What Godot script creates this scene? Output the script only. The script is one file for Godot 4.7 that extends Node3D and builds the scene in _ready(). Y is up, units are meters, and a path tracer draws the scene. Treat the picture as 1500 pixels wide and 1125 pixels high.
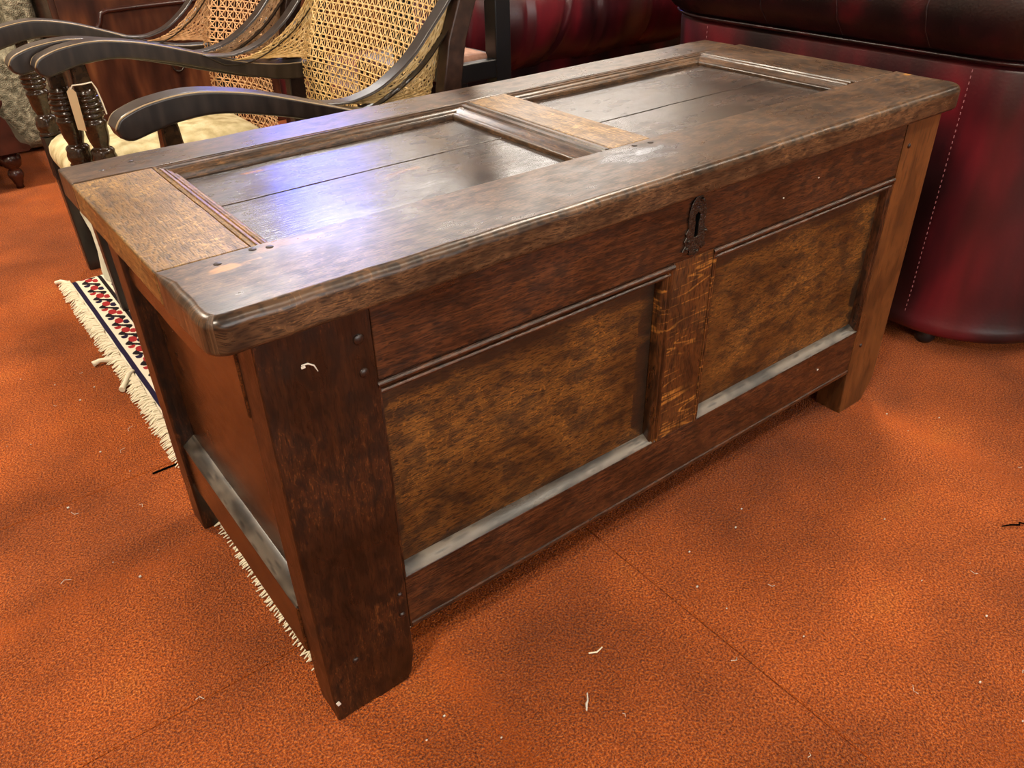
extends Node3D

var M := {}
var used := {}
var rng := RandomNumberGenerator.new()
const LX0 := -0.643    # lid, left end
const LY := 0.6155     # lid top


func _ready() -> void:
	rng.seed = 7
	# ---------- camera
	var cam := Camera3D.new()
	cam.name = "camera"
	cam.fov = 51.0
	cam.near = 0.02
	cam.far = 60.0
	add_child(cam)
	cam.transform = Transform3D(view_basis(-0.63870, -0.58054, -0.02609), Vector3(-0.79104, 0.94037, 0.65447))
	cam.current = true
	# ---------- sky (seen only through the high windows) and exposure
	var we := WorldEnvironment.new()
	we.name = "world_environment"
	var env := Environment.new()
	var sky := Sky.new()
	var psm := ProceduralSkyMaterial.new()
	psm.sky_top_color = Color(0.16, 0.28, 0.85)
	psm.sky_horizon_color = Color(0.28, 0.38, 0.95)
	psm.ground_bottom_color = Color(0.2, 0.2, 0.22)
	psm.ground_horizon_color = Color(0.3, 0.35, 0.6)
	psm.sky_energy_multiplier = 5.0
	sky.sky_material = psm
	env.background_mode = Environment.BG_SKY
	env.sky = sky
	env.ambient_light_source = Environment.AMBIENT_SOURCE_DISABLED
	env.tonemap_mode = Environment.TONE_MAPPER_LINEAR
	env.tonemap_exposure = 1.0
	env.sdfgi_enabled = true
	env.ssao_enabled = true
	env.ssil_enabled = true
	we.environment = env
	add_child(we)
	# ---------- ceiling lights: [x, z, width, depth, energy, warm colour]
	var warm := Color(1.0, 0.945, 0.86)
	var white := Color(1.0, 0.98, 0.95)
	for l in [[-2.1, 0.9, 0.30, 0.30, 8.0, warm, "square ceiling light panel nearest the left wall"], [2.1, 1.3, 4.6, 0.16, 7.0, warm, "long narrow ceiling light strip in front of the chest"],
			[-1.3, -2.1, 0.4, 0.4, 9.0, warm, "square ceiling light panel above the cane armchairs"], [3.0, -4.4, 3.4, 0.8, 9.0, white, "long wide ceiling light panel near the far wall"],
			[1.3, -0.7, 0.4, 0.4, 6.0, warm, "square ceiling light panel above the oxblood sofa"],
			[0.7, -3.5, 0.9, 0.3, 6.0, white, "short oblong ceiling light panel above the mahogany cabinet"]]:
		ceiling_light(l[0], l[1], l[2], l[3], l[4], l[5], l[6])

	fill_window()
	make_materials()
	build_room()
	build_chest()
	build_rug()
	build_chairs()
	build_red_sofa()
	build_red_roll_sofa()
	build_stool()
	build_cabinet()
	build_background_seats()
	build_litter()


# =====================================================================  helpers
func view_basis(yaw: float, pitch: float, roll: float) -> Basis:
	return Basis(Vector3.UP, yaw) * Basis(Vector3.RIGHT, pitch) * Basis(Vector3(0, 0, 1), roll)


func numbered(called: String) -> String:
	if not used.has(called):
		used[called] = 0
		return called
	used[called] += 1
	return "%s_%03d" % [called, used[called]]


func thing(called: String, label: String, category: String, at := Vector3.ZERO, group := "") -> Node3D:
	var o := Node3D.new()
	o.name = numbered(called)
	add_child(o)
	o.position = at
	tag(o, label, category, group)
	return o


func tag(o: Node, label: String, category: String, group := "") -> void:
	o.set_meta("label", label)
	o.set_meta("category", category)
	if group:
		o.set_meta("group", group)


func part(called: String, mb: MB, mat: Material, parent: Node, label := "") -> MeshInstance3D:
	var o := MeshInstance3D.new()
	o.name = called
	o.mesh = mb.mesh()
	o.material_override = mat
	parent.add_child(o, true)
	if label:
		o.set_meta("label", label)
	return o


func solo(called: String, mb: MB, mat: Material, label: String, category: String, group := "", at := Vector3.ZERO) -> MeshInstance3D:
	var o := part(numbered(called), mb, mat, self)
	o.position = at
	tag(o, label, category, group)
	return o


func struct(called: String, mb: MB, mat: Material) -> MeshInstance3D:
	var o := part(called, mb, mat, self)
	o.set_meta("kind", "structure")
	return o


class MB:
	var v := PackedVector3Array()
	var n := PackedVector3Array()
	var t := PackedVector2Array()
	var ix := PackedInt32Array()
	var uvs := Vector2(1.2, 0.6)   # metres covered by one texture repeat
	var off := Vector2.ZERO

	func add(p: Vector3, nn: Vector3, uv: Vector2) -> int:
		v.append(p)
		n.append(nn)
		t.append(uv / uvs + off)
		return v.size() - 1

	func tri(a: int, b: int, c: int) -> void:
		var f := (v[c] - v[a]).cross(v[b] - v[a])
		if f.dot(n[a] + n[b] + n[c]) < 0.0:
			ix.append_array([a, c, b])
		else:
			ix.append_array([a, b, c])

	func quad(a: int, b: int, c: int, d: int) -> void:
		tri(a, b, c)
		tri(a, c, d)

	func mesh() -> ArrayMesh:
		var arr := []
		arr.resize(Mesh.ARRAY_MAX)
		arr[Mesh.ARRAY_VERTEX] = v
		arr[Mesh.ARRAY_NORMAL] = n
		arr[Mesh.ARRAY_TEX_UV] = t
		arr[Mesh.ARRAY_INDEX] = ix
		var m := ArrayMesh.new()
		m.add_surface_from_arrays(Mesh.PRIMITIVE_TRIANGLES, arr)
		return m

	# rows of points; normals from differences, turned outward away from `inside` per point (or by flip)
	func grid(rows: Array, uvrows: Array, flip := false, closed := false) -> void:
		var R := rows.size()
		var K: int = rows[0].size()
		var base := v.size()
		for i in R:
			var r0: PackedVector3Array = rows[maxi(i - 1, 0)]
			var r1: PackedVector3Array = rows[mini(i + 1, R - 1)]
			var rr: PackedVector3Array = rows[i]
			for k in K:
				var a: Vector3
				var b: Vector3
				if closed:
					a = rr[(k - 1 + K - 1) % (K - 1)] if k == 0 else rr[k - 1]
					b = rr[1] if k == K - 1 else rr[k + 1]
				else:
					a = rr[maxi(k - 1, 0)]
					b = rr[mini(k + 1, K - 1)]
				var nn := (r1[k] - r0[k]).cross(b - a)
				if nn.length_squared() < 1e-16:
					nn = Vector3.UP
				nn = nn.normalized()
				add(rr[k], -nn if flip else nn, uvrows[i][k])
		for i in R - 1:
			for k in K - 1:
				var q := base + i * K + k
				quad(q, q + 1, q + K + 1, q + K)

	func rbox(c: Vector3, s: Vector3, r: float, g := 0, o := Vector2.ZERO, nseg := 1, wob := 0.0, noise: FastNoiseLite = null) -> void:
		var h := s * 0.5
		r = minf(r, minf(h.x, minf(h.y, h.z)) * 0.98)
		var cuts := []
		for ax in 3:
			var l := [-h[ax], -h[ax] + r * 0.42, -h[ax] + r]
			var ns := nseg if ax == g else 1
			for k in range(1, ns):
				l.append(lerpf(-h[ax] + r, h[ax] - r, float(k) / ns))
			l.append_array([h[ax] - r, h[ax] - r * 0.42, h[ax]])
			cuts.append(l)
		var core := h - Vector3(r, r, r)
		for ax in 3:
			for sg in [-1.0, 1.0]:
				var a := (ax + 1) % 3
				var b := (ax + 2) % 3
				var ua := a
				var ub := b
				if ax != g:
					ua = g
					ub = 3 - ax - g
				var base := v.size()
				var la: Array = cuts[a]
				var lb: Array = cuts[b]
				for i in la.size():
					for k in lb.size():
						var q := Vector3.ZERO
						q[ax] = sg * h[ax]
						q[a] = la[i]
						q[b] = lb[k]
						var cl := Vector3(clampf(q.x, -core.x, core.x), clampf(q.y, -core.y, core.y), clampf(q.z, -core.z, core.z))
						var d := (q - cl).normalized()
						var p := cl + d * r + c
						if wob > 0.0 and noise:
							var w := noise.get_noise_3dv(p * 100.0) * wob
							p += d * w
						var uv := Vector2(p[ua] - c[ua], (p[ub] - c[ub]) + (q[ax] * 0.9)) + o
						if ax == g:
							uv = Vector2(p[ua] * 0.25, p[ub]) + o
						add(p, d, uv)
				var K := lb.size()
				for i in la.size() - 1:
					for k in K - 1:
						var x := base + i * K + k
						quad(x, x + 1, x + K + 1, x + K)

	# a profile (x along ea, y along eb) swept straight from A by length L along et
	func extrude(prof: PackedVector2Array, A: Vector3, et: Vector3, ea: Vector3, eb: Vector3, L: float, o := Vector2.ZERO, segs := 1, caps := true, closed := false) -> void:
		var m := prof.size()
		var acc := 0.0
		var cnt := m if closed else m - 1
		for i in cnt:
			var p0 := prof[i]
			var p1 := prof[(i + 1) % m]
			var d := (p1 - p0)
			if d.length() < 1e-7:
				continue
			var fn := Vector2(d.y, -d.x).normalized()
			var n0 := fn
			var n1 := fn
			if i > 0 or closed:
				var q := prof[(i - 1 + m) % m]
				var pn := Vector2((p0 - q).y, -(p0 - q).x).normalized()
				if pn.dot(fn) > 0.7:
					n0 = (pn + fn).normalized()
			if i + 2 < m or closed:
				var q2 := prof[(i + 2) % m]
				var nn := Vector2((q2 - p1).y, -(q2 - p1).x).normalized()
				if nn.dot(fn) > 0.7:
					n1 = (nn + fn).normalized()
			for s in segs + 1:
				var l := L * s / segs
				add(A + et * l + ea * p0.x + eb * p0.y, ea * n0.x + eb * n0.y, Vector2(l, acc) + o)
				add(A + et * l + ea * p1.x + eb * p1.y, ea * n1.x + eb * n1.y, Vector2(l, acc + d.length()) + o)
				if s > 0:
					var z := v.size() - 4
					quad(z, z + 1, z + 3, z + 2)
			acc += d.length()
		if caps:
			var tr := Geometry2D.triangulate_polygon(prof)
			for e in 2:
				var base := v.size()
				for p in prof:
					add(A + et * (L * e) + ea * p.x + eb * p.y, et * (1.0 if e else -1.0), Vector2(p.x * 0.3, p.y) + o)
				for k in range(0, tr.size(), 3):
					tri(base + tr[k], base + tr[k + 1], base + tr[k + 2])

	# outline (counter-clockwise in the plane ea, eb), thickness along en from h0 to h1, edges rounded by r * factor
	func slab(outl: PackedVector2Array, fac: PackedFloat32Array, O: Vector3, ea: Vector3, eb: Vector3, en: Vector3, h0: float, h1: float, rt: float, rb: float, o := Vector2.ZERO, swap := false) -> void:
		var m := outl.size()
		var area := 0.0
		for i in m:
			area += outl[i].cross(outl[(i + 1) % m])
		if area < 0.0:
			outl = outl.duplicate()
			outl.reverse()
			if fac.size():
				fac = fac.duplicate()
				fac.reverse()
		var pos := PackedVector2Array()
		var nor := PackedVector2Array()
		var mit := PackedVector2Array()
		var fc := PackedFloat32Array()
		for i in m:
			var d1 := (outl[i] - outl[(i - 1 + m) % m]).normalized()
			var d2 := (outl[(i + 1) % m] - outl[i]).normalized()
			var n1 := Vector2(d1.y, -d1.x)
			var n2 := Vector2(d2.y, -d2.x)
			var mi := (n1 + n2) / maxf(1.0 + n1.dot(n2), 0.3)
			var f := fac[i] if fac.size() else 1.0
			if n1.dot(n2) < 0.75:
				pos.append_array([outl[i], outl[i]])
				nor.append_array([n1, n2])
				mit.append_array([mi, mi])
				fc.append_array([f, f])
			else:
				pos.append(outl[i])
				nor.append((n1 + n2).normalized())
				mit.append(mi)
				fc.append(f)
		var rings := []
		for k in 4:
			var a := PI / 2 * (1.0 - k / 3.0)
			rings.append([h0, rb, -1.0, a])
		for k in 7:
			rings.append([h1, rt, 1.0, PI / 2 * k / 6.0])
		var K := pos.size()
		var base := v.size()
		for rg in rings:
			for i in K + 1:
				var q := i % K
				var r: float = rg[1] * fc[q]
				var p := pos[q] - mit[q] * (r * (1.0 - cos(rg[3])))
				var hh: float = rg[0] - rg[2] * r * (1.0 - sin(rg[3]))
				var nn: Vector3 = (ea * nor[q].x + eb * nor[q].y) * cos(rg[3]) + en * (rg[2] * sin(rg[3]))
				var uv := Vector2(p.y, p.x) if swap else p
				var sd := absf(nor[q].y) > 0.7
				if sd != swap:
					uv.y += hh
				else:
					uv.x += hh * 0.3
				add(O + ea * p.x + eb * p.y + en * hh, nn, uv + o)
		for j in rings.size() - 1:
			for i in K:
				var x := base + j * (K + 1) + i
				quad(x, x + 1, x + K + 2, x + K + 1)
		for e in 2:
			var poly := PackedVector2Array()
			var rr := rt if e else rb
			var last := Vector2(1e9, 0)
			for i in K:
				var p := pos[i] - mit[i] * (rr * fc[i])
				if p.distance_to(last) > 1e-6:
					poly.append(p)
				last = p
			var tr := Geometry2D.triangulate_polygon(poly)
			var b := v.size()
			for p in poly:
				add(O + ea * p.x + eb * p.y + en * (h1 if e else h0), en * (1.0 if e else -1.0), (Vector2(p.y, p.x) if swap else p) + o)
			for k in range(0, tr.size(), 3):
				tri(b + tr[k], b + tr[k + 1], b + tr[k + 2])

	func lathe(prof: Array, C: Vector3, segs := 20, sq := 0.0) -> void:
		var rows := []
		var uvr := []
		for p in prof:
			var row := PackedVector3Array()
			var ur := []
			for k in segs + 1:
				var a := TAU * k / segs
				row.append(C + Vector3(cos(a) * p[0], p[1], sin(a) * p[0]))
				ur.append(Vector2(p[1], a * 0.03))
			rows.append(row)
			uvr.append(ur)
		var up: bool = prof[-1][1] > prof[0][1]
		grid(rows, uvr, not up, true)

	# a square shaft that tapers between heights
	func shaft(C: Vector3, y0: float, h0: float, y1: float, h1: float, r := 0.003) -> void:
		var rows := []
		var uvr := []
		for e in 2:
			var h := h1 if e else h0
			var y := y1 if e else y0
			var row := PackedVector3Array()
			var ur := []
			var pts := [[h, -h + r], [h, h - r], [h - r, h], [-h + r, h], [-h, h - r], [-h, -h + r], [-h + r, -h], [h - r, -h], [h, -h + r]]
			for k in pts.size():
				row.append(C + Vector3(pts[k][0], y, pts[k][1]))
				ur.append(Vector2(y, k * 0.02))
			rows.append(row)
			uvr.append(ur)
		# flat faces: each side on its own
		for k in 8:
			var a: Vector3 = rows[0][k]
			var b: Vector3 = rows[0][k + 1]
			var nn: Vector3 = (a + b) * 0.5 - C
			nn.y = 0
			var sd: Vector3 = b - a
			nn = Vector3(sd.z, 0, -sd.x).normalized() * signf(Vector3(sd.z, 0, -sd.x).dot(nn))
			var i0 := add(a, nn, uvr[0][k])
			var i1 := add(b, nn, uvr[0][k + 1])
			var i2 := add(rows[1][k + 1], nn, uvr[1][k + 1])
			var i3 := add(rows[1][k], nn, uvr[1][k])
			quad(i0, i1, i2, i3)
		for e in 2:
			var nn := Vector3.UP if e else Vector3.DOWN
			var b0 := v.size()
			for k in 8:
				add(rows[e][k], nn, Vector2(0, k * 0.01))
			for k in range(1, 7):
				tri(b0, b0 + k, b0 + k + 1)

	func tube(pts: PackedVector3Array, rad: Array, segs := 8) -> void:
		var rows := []
		var uvr := []
		var up := Vector3.UP
		var m := pts.size()
		var acc := 0.0
		for i in m:
			var d := (pts[mini(i + 1, m - 1)] - pts[maxi(i - 1, 0)]).normalized()
			if absf(d.dot(up)) > 0.95:
				up = Vector3.RIGHT if absf(d.x) < 0.9 else Vector3(0, 0, 1)
			var s := d.cross(up).normalized()
			var q := s.cross(d).normalized()
			up = q
			var r: float = rad[mini(i, rad.size() - 1)]
			if i > 0:
				acc += pts[i].distance_to(pts[i - 1])
			var row := PackedVector3Array()
			var ur := []
			for k in segs + 1:
				var a := TAU * k / segs
				row.append(pts[i] + (s * cos(a) + q * sin(a)) * r)
				ur.append(Vector2(acc, a * r))
			rows.append(row)
			uvr.append(ur)
		grid(rows, uvr, false, true)
		for e in 2:
			var i := (m - 1) * e
			var d := (pts[mini(i + 1, m - 1)] - pts[maxi(i - 1, 0)]).normalized() * (1.0 if e else -1.0)
			var b := v.size()
			for k in segs:
				add(rows[i][k], d, Vector2.ZERO)
			for k in range(1, segs - 1):
				tri(b, b + k, b + k + 1)

	# a flat strip of cane: width w across, thickness th along the surface normal
	func strip(pts: PackedVector3Array, nrm: PackedVector3Array, w: float, th: float) -> void:
		var m := pts.size()
		var b := v.size()
		for i in m:
			var d := (pts[mini(i + 1, m - 1)] - pts[maxi(i - 1, 0)]).normalized()
			var s := d.cross(nrm[i]).normalized() * (w * 0.5)
			var q := nrm[i] * (th * 0.5)
			var l := Vector2(float(i) * 0.03, 0)
			add(pts[i] - s, (nrm[i] * 0.6 - s.normalized()).normalized(), l)
			add(pts[i] + q, nrm[i], l + Vector2(0, 0.002))
			add(pts[i] + s, (nrm[i] * 0.6 + s.normalized()).normalized(), l + Vector2(0, 0.004))
			add(pts[i] - q, -nrm[i], l + Vector2(0, 0.006))
		for i in m - 1:
			for k in 4:
				var x := b + i * 4 + k
				var y := b + i * 4 + (k + 1) % 4
				quad(x, y, y + 4, x + 4)


func smooth_path(pts: Array, steps := 6) -> PackedVector2Array:
	var out := PackedVector2Array()
	var m := pts.size()
	for i in m - 1:
		var p0: Vector2 = pts[maxi(i - 1, 0)]
		var p1: Vector2 = pts[i]
		var p2: Vector2 = pts[i + 1]
		var p3: Vector2 = pts[mini(i + 2, m - 1)]
		for s in steps:
			out.append(p1.cubic_interpolate(p2, p0, p3, float(s) / steps))
	out.append(pts[m - 1])
	return out


# =====================================================================  materials
func noise_bytes(w: int, h: int, sx: int, sy: int, freq: float, sd: int, octs := 3, warp := 0.0, kind := FastNoiseLite.TYPE_SIMPLEX_SMOOTH) -> PackedByteArray:
	var f := FastNoiseLite.new()
	f.seed = sd
	f.noise_type = kind
	f.frequency = freq
	f.fractal_octaves = octs
	f.fractal_type = FastNoiseLite.FRACTAL_FBM if octs > 1 else FastNoiseLite.FRACTAL_NONE
	if warp > 0.0:
		f.domain_warp_enabled = true
		f.domain_warp_amplitude = warp
		f.domain_warp_frequency = freq * 0.6
		f.domain_warp_fractal_type = FastNoiseLite.DOMAIN_WARP_FRACTAL_NONE
	var im := f.get_seamless_image(maxi(w / sx, 8), maxi(h / sy, 8), false, false, 0.12, true)
	im.convert(Image.FORMAT_L8)
	if sx > 1 or sy > 1:
		im.resize(w, h, Image.INTERPOLATE_CUBIC)
	return im.get_data()


func ramp(stops: Array) -> PackedByteArray:
	var g := Gradient.new()
	g.offsets = PackedFloat32Array(stops.map(func(s): return s[0]))
	g.colors = PackedColorArray(stops.map(func(s): return Color8(s[1], s[2], s[3])))
	var out := PackedByteArray()
	for i in 256:
		var c := g.sample(i / 255.0)
		out.append_array([c.r8, c.g8, c.b8])
	return out


# quarter-sawn old oak, grain along u; returns a material. o: options
func oak(called: String, stops: Array, o: Dictionary) -> StandardMaterial3D:
	var w: int = o.get("w", 1536)
	var h := w / 2
	var sd: int = o.get("seed", 1)
	var G := noise_bytes(w, h, 24, 1, o.get("grain", 0.11), sd, 3)
	var B := noise_bytes(w, h, 8, 8, 0.035, sd + 1, 4)
	var P := noise_bytes(w, h, o.get("porelen", 8), 1, o.get("poref", 0.42), sd + 2, 2)
	var F := noise_bytes(w, h, o.get("fx", 2), o.get("fy", 4), o.get("ff", 0.03), sd + 3, 2, o.get("fwarp", 30.0))
	var S := noise_bytes(w, h, 4, 2, o.get("stain_f", 0.07), sd + 4, 5)
	var R := ramp(stops)
	var fc: Array = o.get("fleck", [150, 95, 40])
	var fa: float = o.get("fleck_amount", 0.5)
	var fw: float = o.get("fleck_width", 14.0)
	var mask0: float = o.get("mask", 100.0)
	var pore_d: float = o.get("pore", 0.5)
	var pore_t: int = o.get("pore_t", 165)
	var stain: float = o.get("stain", 0.4)
	var st: int = o.get("stain_t", 120)
	var kg: float = o.get("kg", 0.5)
	var kb: float = o.get("kb", 0.5)
	var r0: float = o.get("rough", 0.36) * 255.0
	var rk: float = o.get("rough_var", 0.4)
	var alb := PackedByteArray()
	alb.resize(w * h * 3)
	var hr := PackedByteArray()
	hr.resize(w * h * 3)
	for i in w * h:
		var g := G[i]
		var b := B[i]
		var t := int(clampf(128.0 + (g - 128) * kg + (b - 128) * kb, 0, 255)) * 3
		var cr := float(R[t])
		var cg := float(R[t + 1])
		var cb := float(R[t + 2])
		var hh := 140.0 + (g - 128) * 0.25
		var d := absf(F[i] - 128.0)
		if d < fw:
			var m := minf((1.0 - d / fw) * 1.6, 1.0) * fa * clampf((b - mask0) / 50.0, 0.0, 1.0)
			cr += (fc[0] - cr) * m
			cg += (fc[1] - cg) * m
			cb += (fc[2] - cb) * m
			hh += 12.0 * m
		var p := P[i]
		if p > pore_t:
			var q := minf((p - pore_t) / 40.0, 1.0)
			var k := 1.0 - pore_d * q
			cr *= k
			cg *= k
			cb *= k
			hh -= 55.0 * q
		var s := S[i]
		if s > st:
			var k2 := 1.0 - stain * minf((s - st) / 70.0, 1.0)
			cr *= k2
			cg *= k2
			cb *= k2
		alb[i * 3] = int(minf(cr, 255))
		alb[i * 3 + 1] = int(minf(cg, 255))
		alb[i * 3 + 2] = int(minf(cb, 255))
		hr[i * 3] = int(clampf(hh, 0, 255))
		hr[i * 3 + 1] = int(clampf(r0 + (b - 128) * rk + (s - 128) * rk * 0.6, 20, 255))
	if o.has("marks"):
		# stains and painted edge shade on the boards: [u, v, radius u, radius v, r, g, b, amount, roughness change]
		for mk in o.marks:
			var u0 := int((mk[0] - mk[2]) / 1.2 * w)
			var u1 := int((mk[0] + mk[2]) / 1.2 * w)
			var v0 := int((mk[1] - mk[3]) / 0.6 * h)
			var v1 := int((mk[1] + mk[3]) / 0.6 * h)
			for y in range(v0, v1):
				for x in range(u0, u1):
					var e := Vector2((x / float(w) * 1.2 - mk[0]) / mk[2], (y / float(h) * 0.6 - mk[1]) / mk[3]).length()
					var ii := posmod(y, h) * w + posmod(x, w)
					e += (S[ii] - 128) / 128.0 * 0.7 + (B[ii] - 128) / 128.0 * 0.5
					var a: float = clampf((1.0 - e) * 2.2, 0.0, 1.0) * mk[7]
					if a > 0.0:
						for c in 3:
							alb[ii * 3 + c] = int(lerpf(alb[ii * 3 + c], mk[4 + c], a))
						hr[ii * 3 + 1] = int(clampf(hr[ii * 3 + 1] + mk[8] * a, 20, 255))
	var m := StandardMaterial3D.new()
	m.resource_name = called
	m.albedo_texture = ImageTexture.create_from_image(Image.create_from_data(w, h, false, Image.FORMAT_RGB8, alb))
	var t2 := ImageTexture.create_from_image(Image.create_from_data(w, h, false, Image.FORMAT_RGB8, hr))
	m.roughness_texture = t2
	m.roughness_texture_channel = BaseMaterial3D.TEXTURE_CHANNEL_GREEN
	m.roughness = 1.0
	m.heightmap_enabled = true
	m.heightmap_texture = t2
	m.heightmap_scale = o.get("relief", 0.06)
	m.metallic_specular = o.get("spec", 0.5)
	if o.has("coat"):
		m.clearcoat_enabled = true
		m.clearcoat = o.coat
		m.clearcoat_roughness = o.get("coat_rough", 0.2)
	return m


func plain(called: String, c: Color, rough := 0.5, spec := 0.5) -> StandardMaterial3D:
	var m := StandardMaterial3D.new()
	m.resource_name = called
	m.albedo_color = c
	m.roughness = rough
	m.metallic_specular = spec
	return m


# a surface whose colour wanders between stops, mapped in the world or by uv
func mottled(called: String, stops: Array, w: int, freq: float, octs: int, sd: int, o := {}) -> StandardMaterial3D:
	var A := noise_bytes(w, w, o.get("sx", 1), o.get("sy", 1), freq, sd, octs, o.get("warp", 0.0))
	var R := ramp(stops)
	var alb := PackedByteArray()
	alb.resize(w * w * 3)
	var con: float = o.get("contrast", 1.0)
	var A2 := noise_bytes(w, w, 1, 1, o.get("freq2", 0.2), sd + 9, 2)
	var k2: float = o.get("k2", 0.0)
	for i in w * w:
		var t := int(clampf(128.0 + (A[i] - 128) * con + (A2[i] - 128) * k2, 0, 255)) * 3
		alb[i * 3] = R[t]
		alb[i * 3 + 1] = R[t + 1]
		alb[i * 3 + 2] = R[t + 2]
		A2[i] = int(clampf(128 + (A2[i] - 128) * o.get("h2", 1.0) + (A[i] - 128) * o.get("h1", 0.0), 0, 255))
	var m := StandardMaterial3D.new()
	m.resource_name = called
	m.albedo_texture = ImageTexture.create_from_image(Image.create_from_data(w, w, false, Image.FORMAT_RGB8, alb))
	m.roughness = o.get("rough", 0.6)
	m.metallic_specular = o.get("spec", 0.5)
	if o.has("relief"):
		m.heightmap_enabled = true
		m.heightmap_texture = ImageTexture.create_from_image(Image.create_from_data(w, w, false, Image.FORMAT_L8, A2))
		m.heightmap_scale = o.relief
	if o.has("tri"):
		m.uv1_triplanar = true
		m.uv1_world_triplanar = o.get("world", true)
		m.uv1_scale = Vector3.ONE / o.tri
	return m


func make_materials() -> void:
	# the chest: every board its own colour of old oak
	M.rail = oak("dark_red_oak", [[0.0, 34, 18, 10], [0.45, 66, 37, 20], [1.0, 98, 58, 32]],
		{"seed": 11, "porelen": 9, "pore": 0.55, "pore_t": 138, "kg": 0.8, "kb": 0.45, "fleck_amount": 0.12, "stain": 0.35, "rough": 0.36, "rough_var": 0.16, "relief": 0.04})
	M.stile = oak("dark_stile_oak", [[0.0, 20, 10, 6], [0.5, 42, 22, 11], [1.0, 72, 38, 17]],
		{"seed": 23, "porelen": 9, "pore": 0.45, "pore_t": 145, "fleck": [116, 68, 32], "fleck_amount": 0.55, "fleck_width": 9.0, "fx": 5, "fy": 1, "ff": 0.11, "fwarp": 6.0, "stain": 0.45, "rough": 0.34, "rough_var": 0.16, "relief": 0.035})
	var edge_dirt_shade := []  # grime plus recess shade, both painted into the panel colour
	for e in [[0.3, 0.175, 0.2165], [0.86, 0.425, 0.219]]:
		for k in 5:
			edge_dirt_shade.append([e[0] + e[2] - 0.004, e[1] - 0.13 + 0.065 * k, 0.022, 0.05, 30, 22, 16, 0.8, 0])
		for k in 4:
			edge_dirt_shade.append([e[0] - e[2] + 0.004, e[1] - 0.11 + 0.07 * k, 0.014, 0.045, 34, 24, 16, 0.6, 0])
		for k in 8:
			edge_dirt_shade.append([e[0] - e[2] + 0.03 + 0.054 * k, e[1] + 0.118, 0.05, 0.016, 36, 26, 18, 0.6, 0])
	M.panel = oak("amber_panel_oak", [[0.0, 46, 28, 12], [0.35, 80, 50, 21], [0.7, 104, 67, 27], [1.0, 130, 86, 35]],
		{"seed": 37, "porelen": 7, "pore": 0.55, "pore_t": 138, "kg": 0.5, "kb": 0.6, "fleck": [160, 104, 38], "fleck_amount": 0.6, "fleck_width": 9.0, "fx": 1, "fy": 1, "ff": 0.06, "fwarp": 14.0, "stain": 0.35, "stain_f": 0.05, "rough": 0.40, "rough_var": 0.16, "relief": 0.04, "marks": edge_dirt_shade})
	M.muntin = oak("figured_muntin_oak", [[0.0, 44, 24, 12], [0.5, 76, 44, 20], [1.0, 100, 62, 28]],
		{"seed": 41, "w": 1024, "porelen": 6, "pore": 0.45, "pore_t": 142, "fleck": [168, 112, 48], "fleck_amount": 0.85, "fleck_width": 11.0, "fx": 1, "fy": 8, "ff": 0.05, "fwarp": 24.0, "mask": 88.0, "stain": 0.35, "rough": 0.34, "rough_var": 0.16, "relief": 0.035})
	M.lid = oak("worn_lid_oak", [[0.0, 42, 30, 21], [0.5, 80, 58, 39], [1.0, 116, 86, 60]],
		{"seed": 53, "porelen": 8, "pore": 0.45, "pore_t": 140, "fleck": [150, 110, 66], "fleck_amount": 0.45, "fleck_width": 9.0, "fx": 2, "fy": 1, "ff": 0.09, "fwarp": 8.0, "stain": 0.3, "rough": 0.32, "rough_var": 0.14, "relief": 0.018,
		"marks": [[0.61, 0.072, 0.075, 0.026, 40, 30, 40, 0.7, -8], [0.62, 0.068, 0.03, 0.008, 14, 14, 30, 0.9, -20], [0.065, 0.06, 0.03, 0.012, 170, 116, 50, 0.9, 0], [0.12, 0.04, 0.05, 0.012, 146, 98, 48, 0.6, 0]]})
	M.lid_end = oak("golden_lid_oak", [[0.0, 72, 51, 29], [0.5, 126, 94, 51], [1.0, 168, 130, 72]],
		{"seed": 67, "porelen": 7, "pore": 0.4, "pore_t": 142, "kb": 0.35, "fleck": [206, 166, 92], "fleck_amount": 0.6, "fleck_width": 11.0, "fx": 1, "fy": 3, "ff": 0.06, "fwarp": 22.0, "mask": 85.0, "stain": 0.18, "rough": 0.36, "rough_var": 0.16, "relief": 0.04})
	M.lid_panel = oak("dusty_lid_panel_oak", [[0.0, 28, 21, 17], [0.5, 54, 41, 34], [1.0, 84, 65, 52]],
		{"seed": 71, "grain": 0.1, "porelen": 12, "pore": 0.4, "pore_t": 140, "kg": 0.9, "fleck": [120, 84, 50], "fleck_amount": 0.2, "stain": 0.3, "rough": 0.25, "rough_var": 0.14, "relief": 0.025,
		"marks": [[0.29, 0.19, 0.13, 0.07, 96, 95, 93, 0.45, 16], [0.2, 0.16, 0.05, 0.05, 92, 92, 90, 0.35, 14], [0.28, 0.29, 0.03, 0.012, 150, 92, 56, 0.5, 0], [0.13, 0.18, 0.02, 0.008, 150, 96, 46, 0.6, 0], [0.9, 0.12, 0.05, 0.012, 34, 27, 25, 0.8, 0], [0.93, 0.1, 0.05, 0.012, 126, 118, 110, 0.7, 6]]})
	M.side = M.rail.duplicate()
	M.side.resource_name = "waxed_side_oak"
	M.side.roughness = 0.62
	M.side.heightmap_scale = 0.012
	M.side.albedo_color = Color(1.0, 0.98, 0.9)
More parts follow.
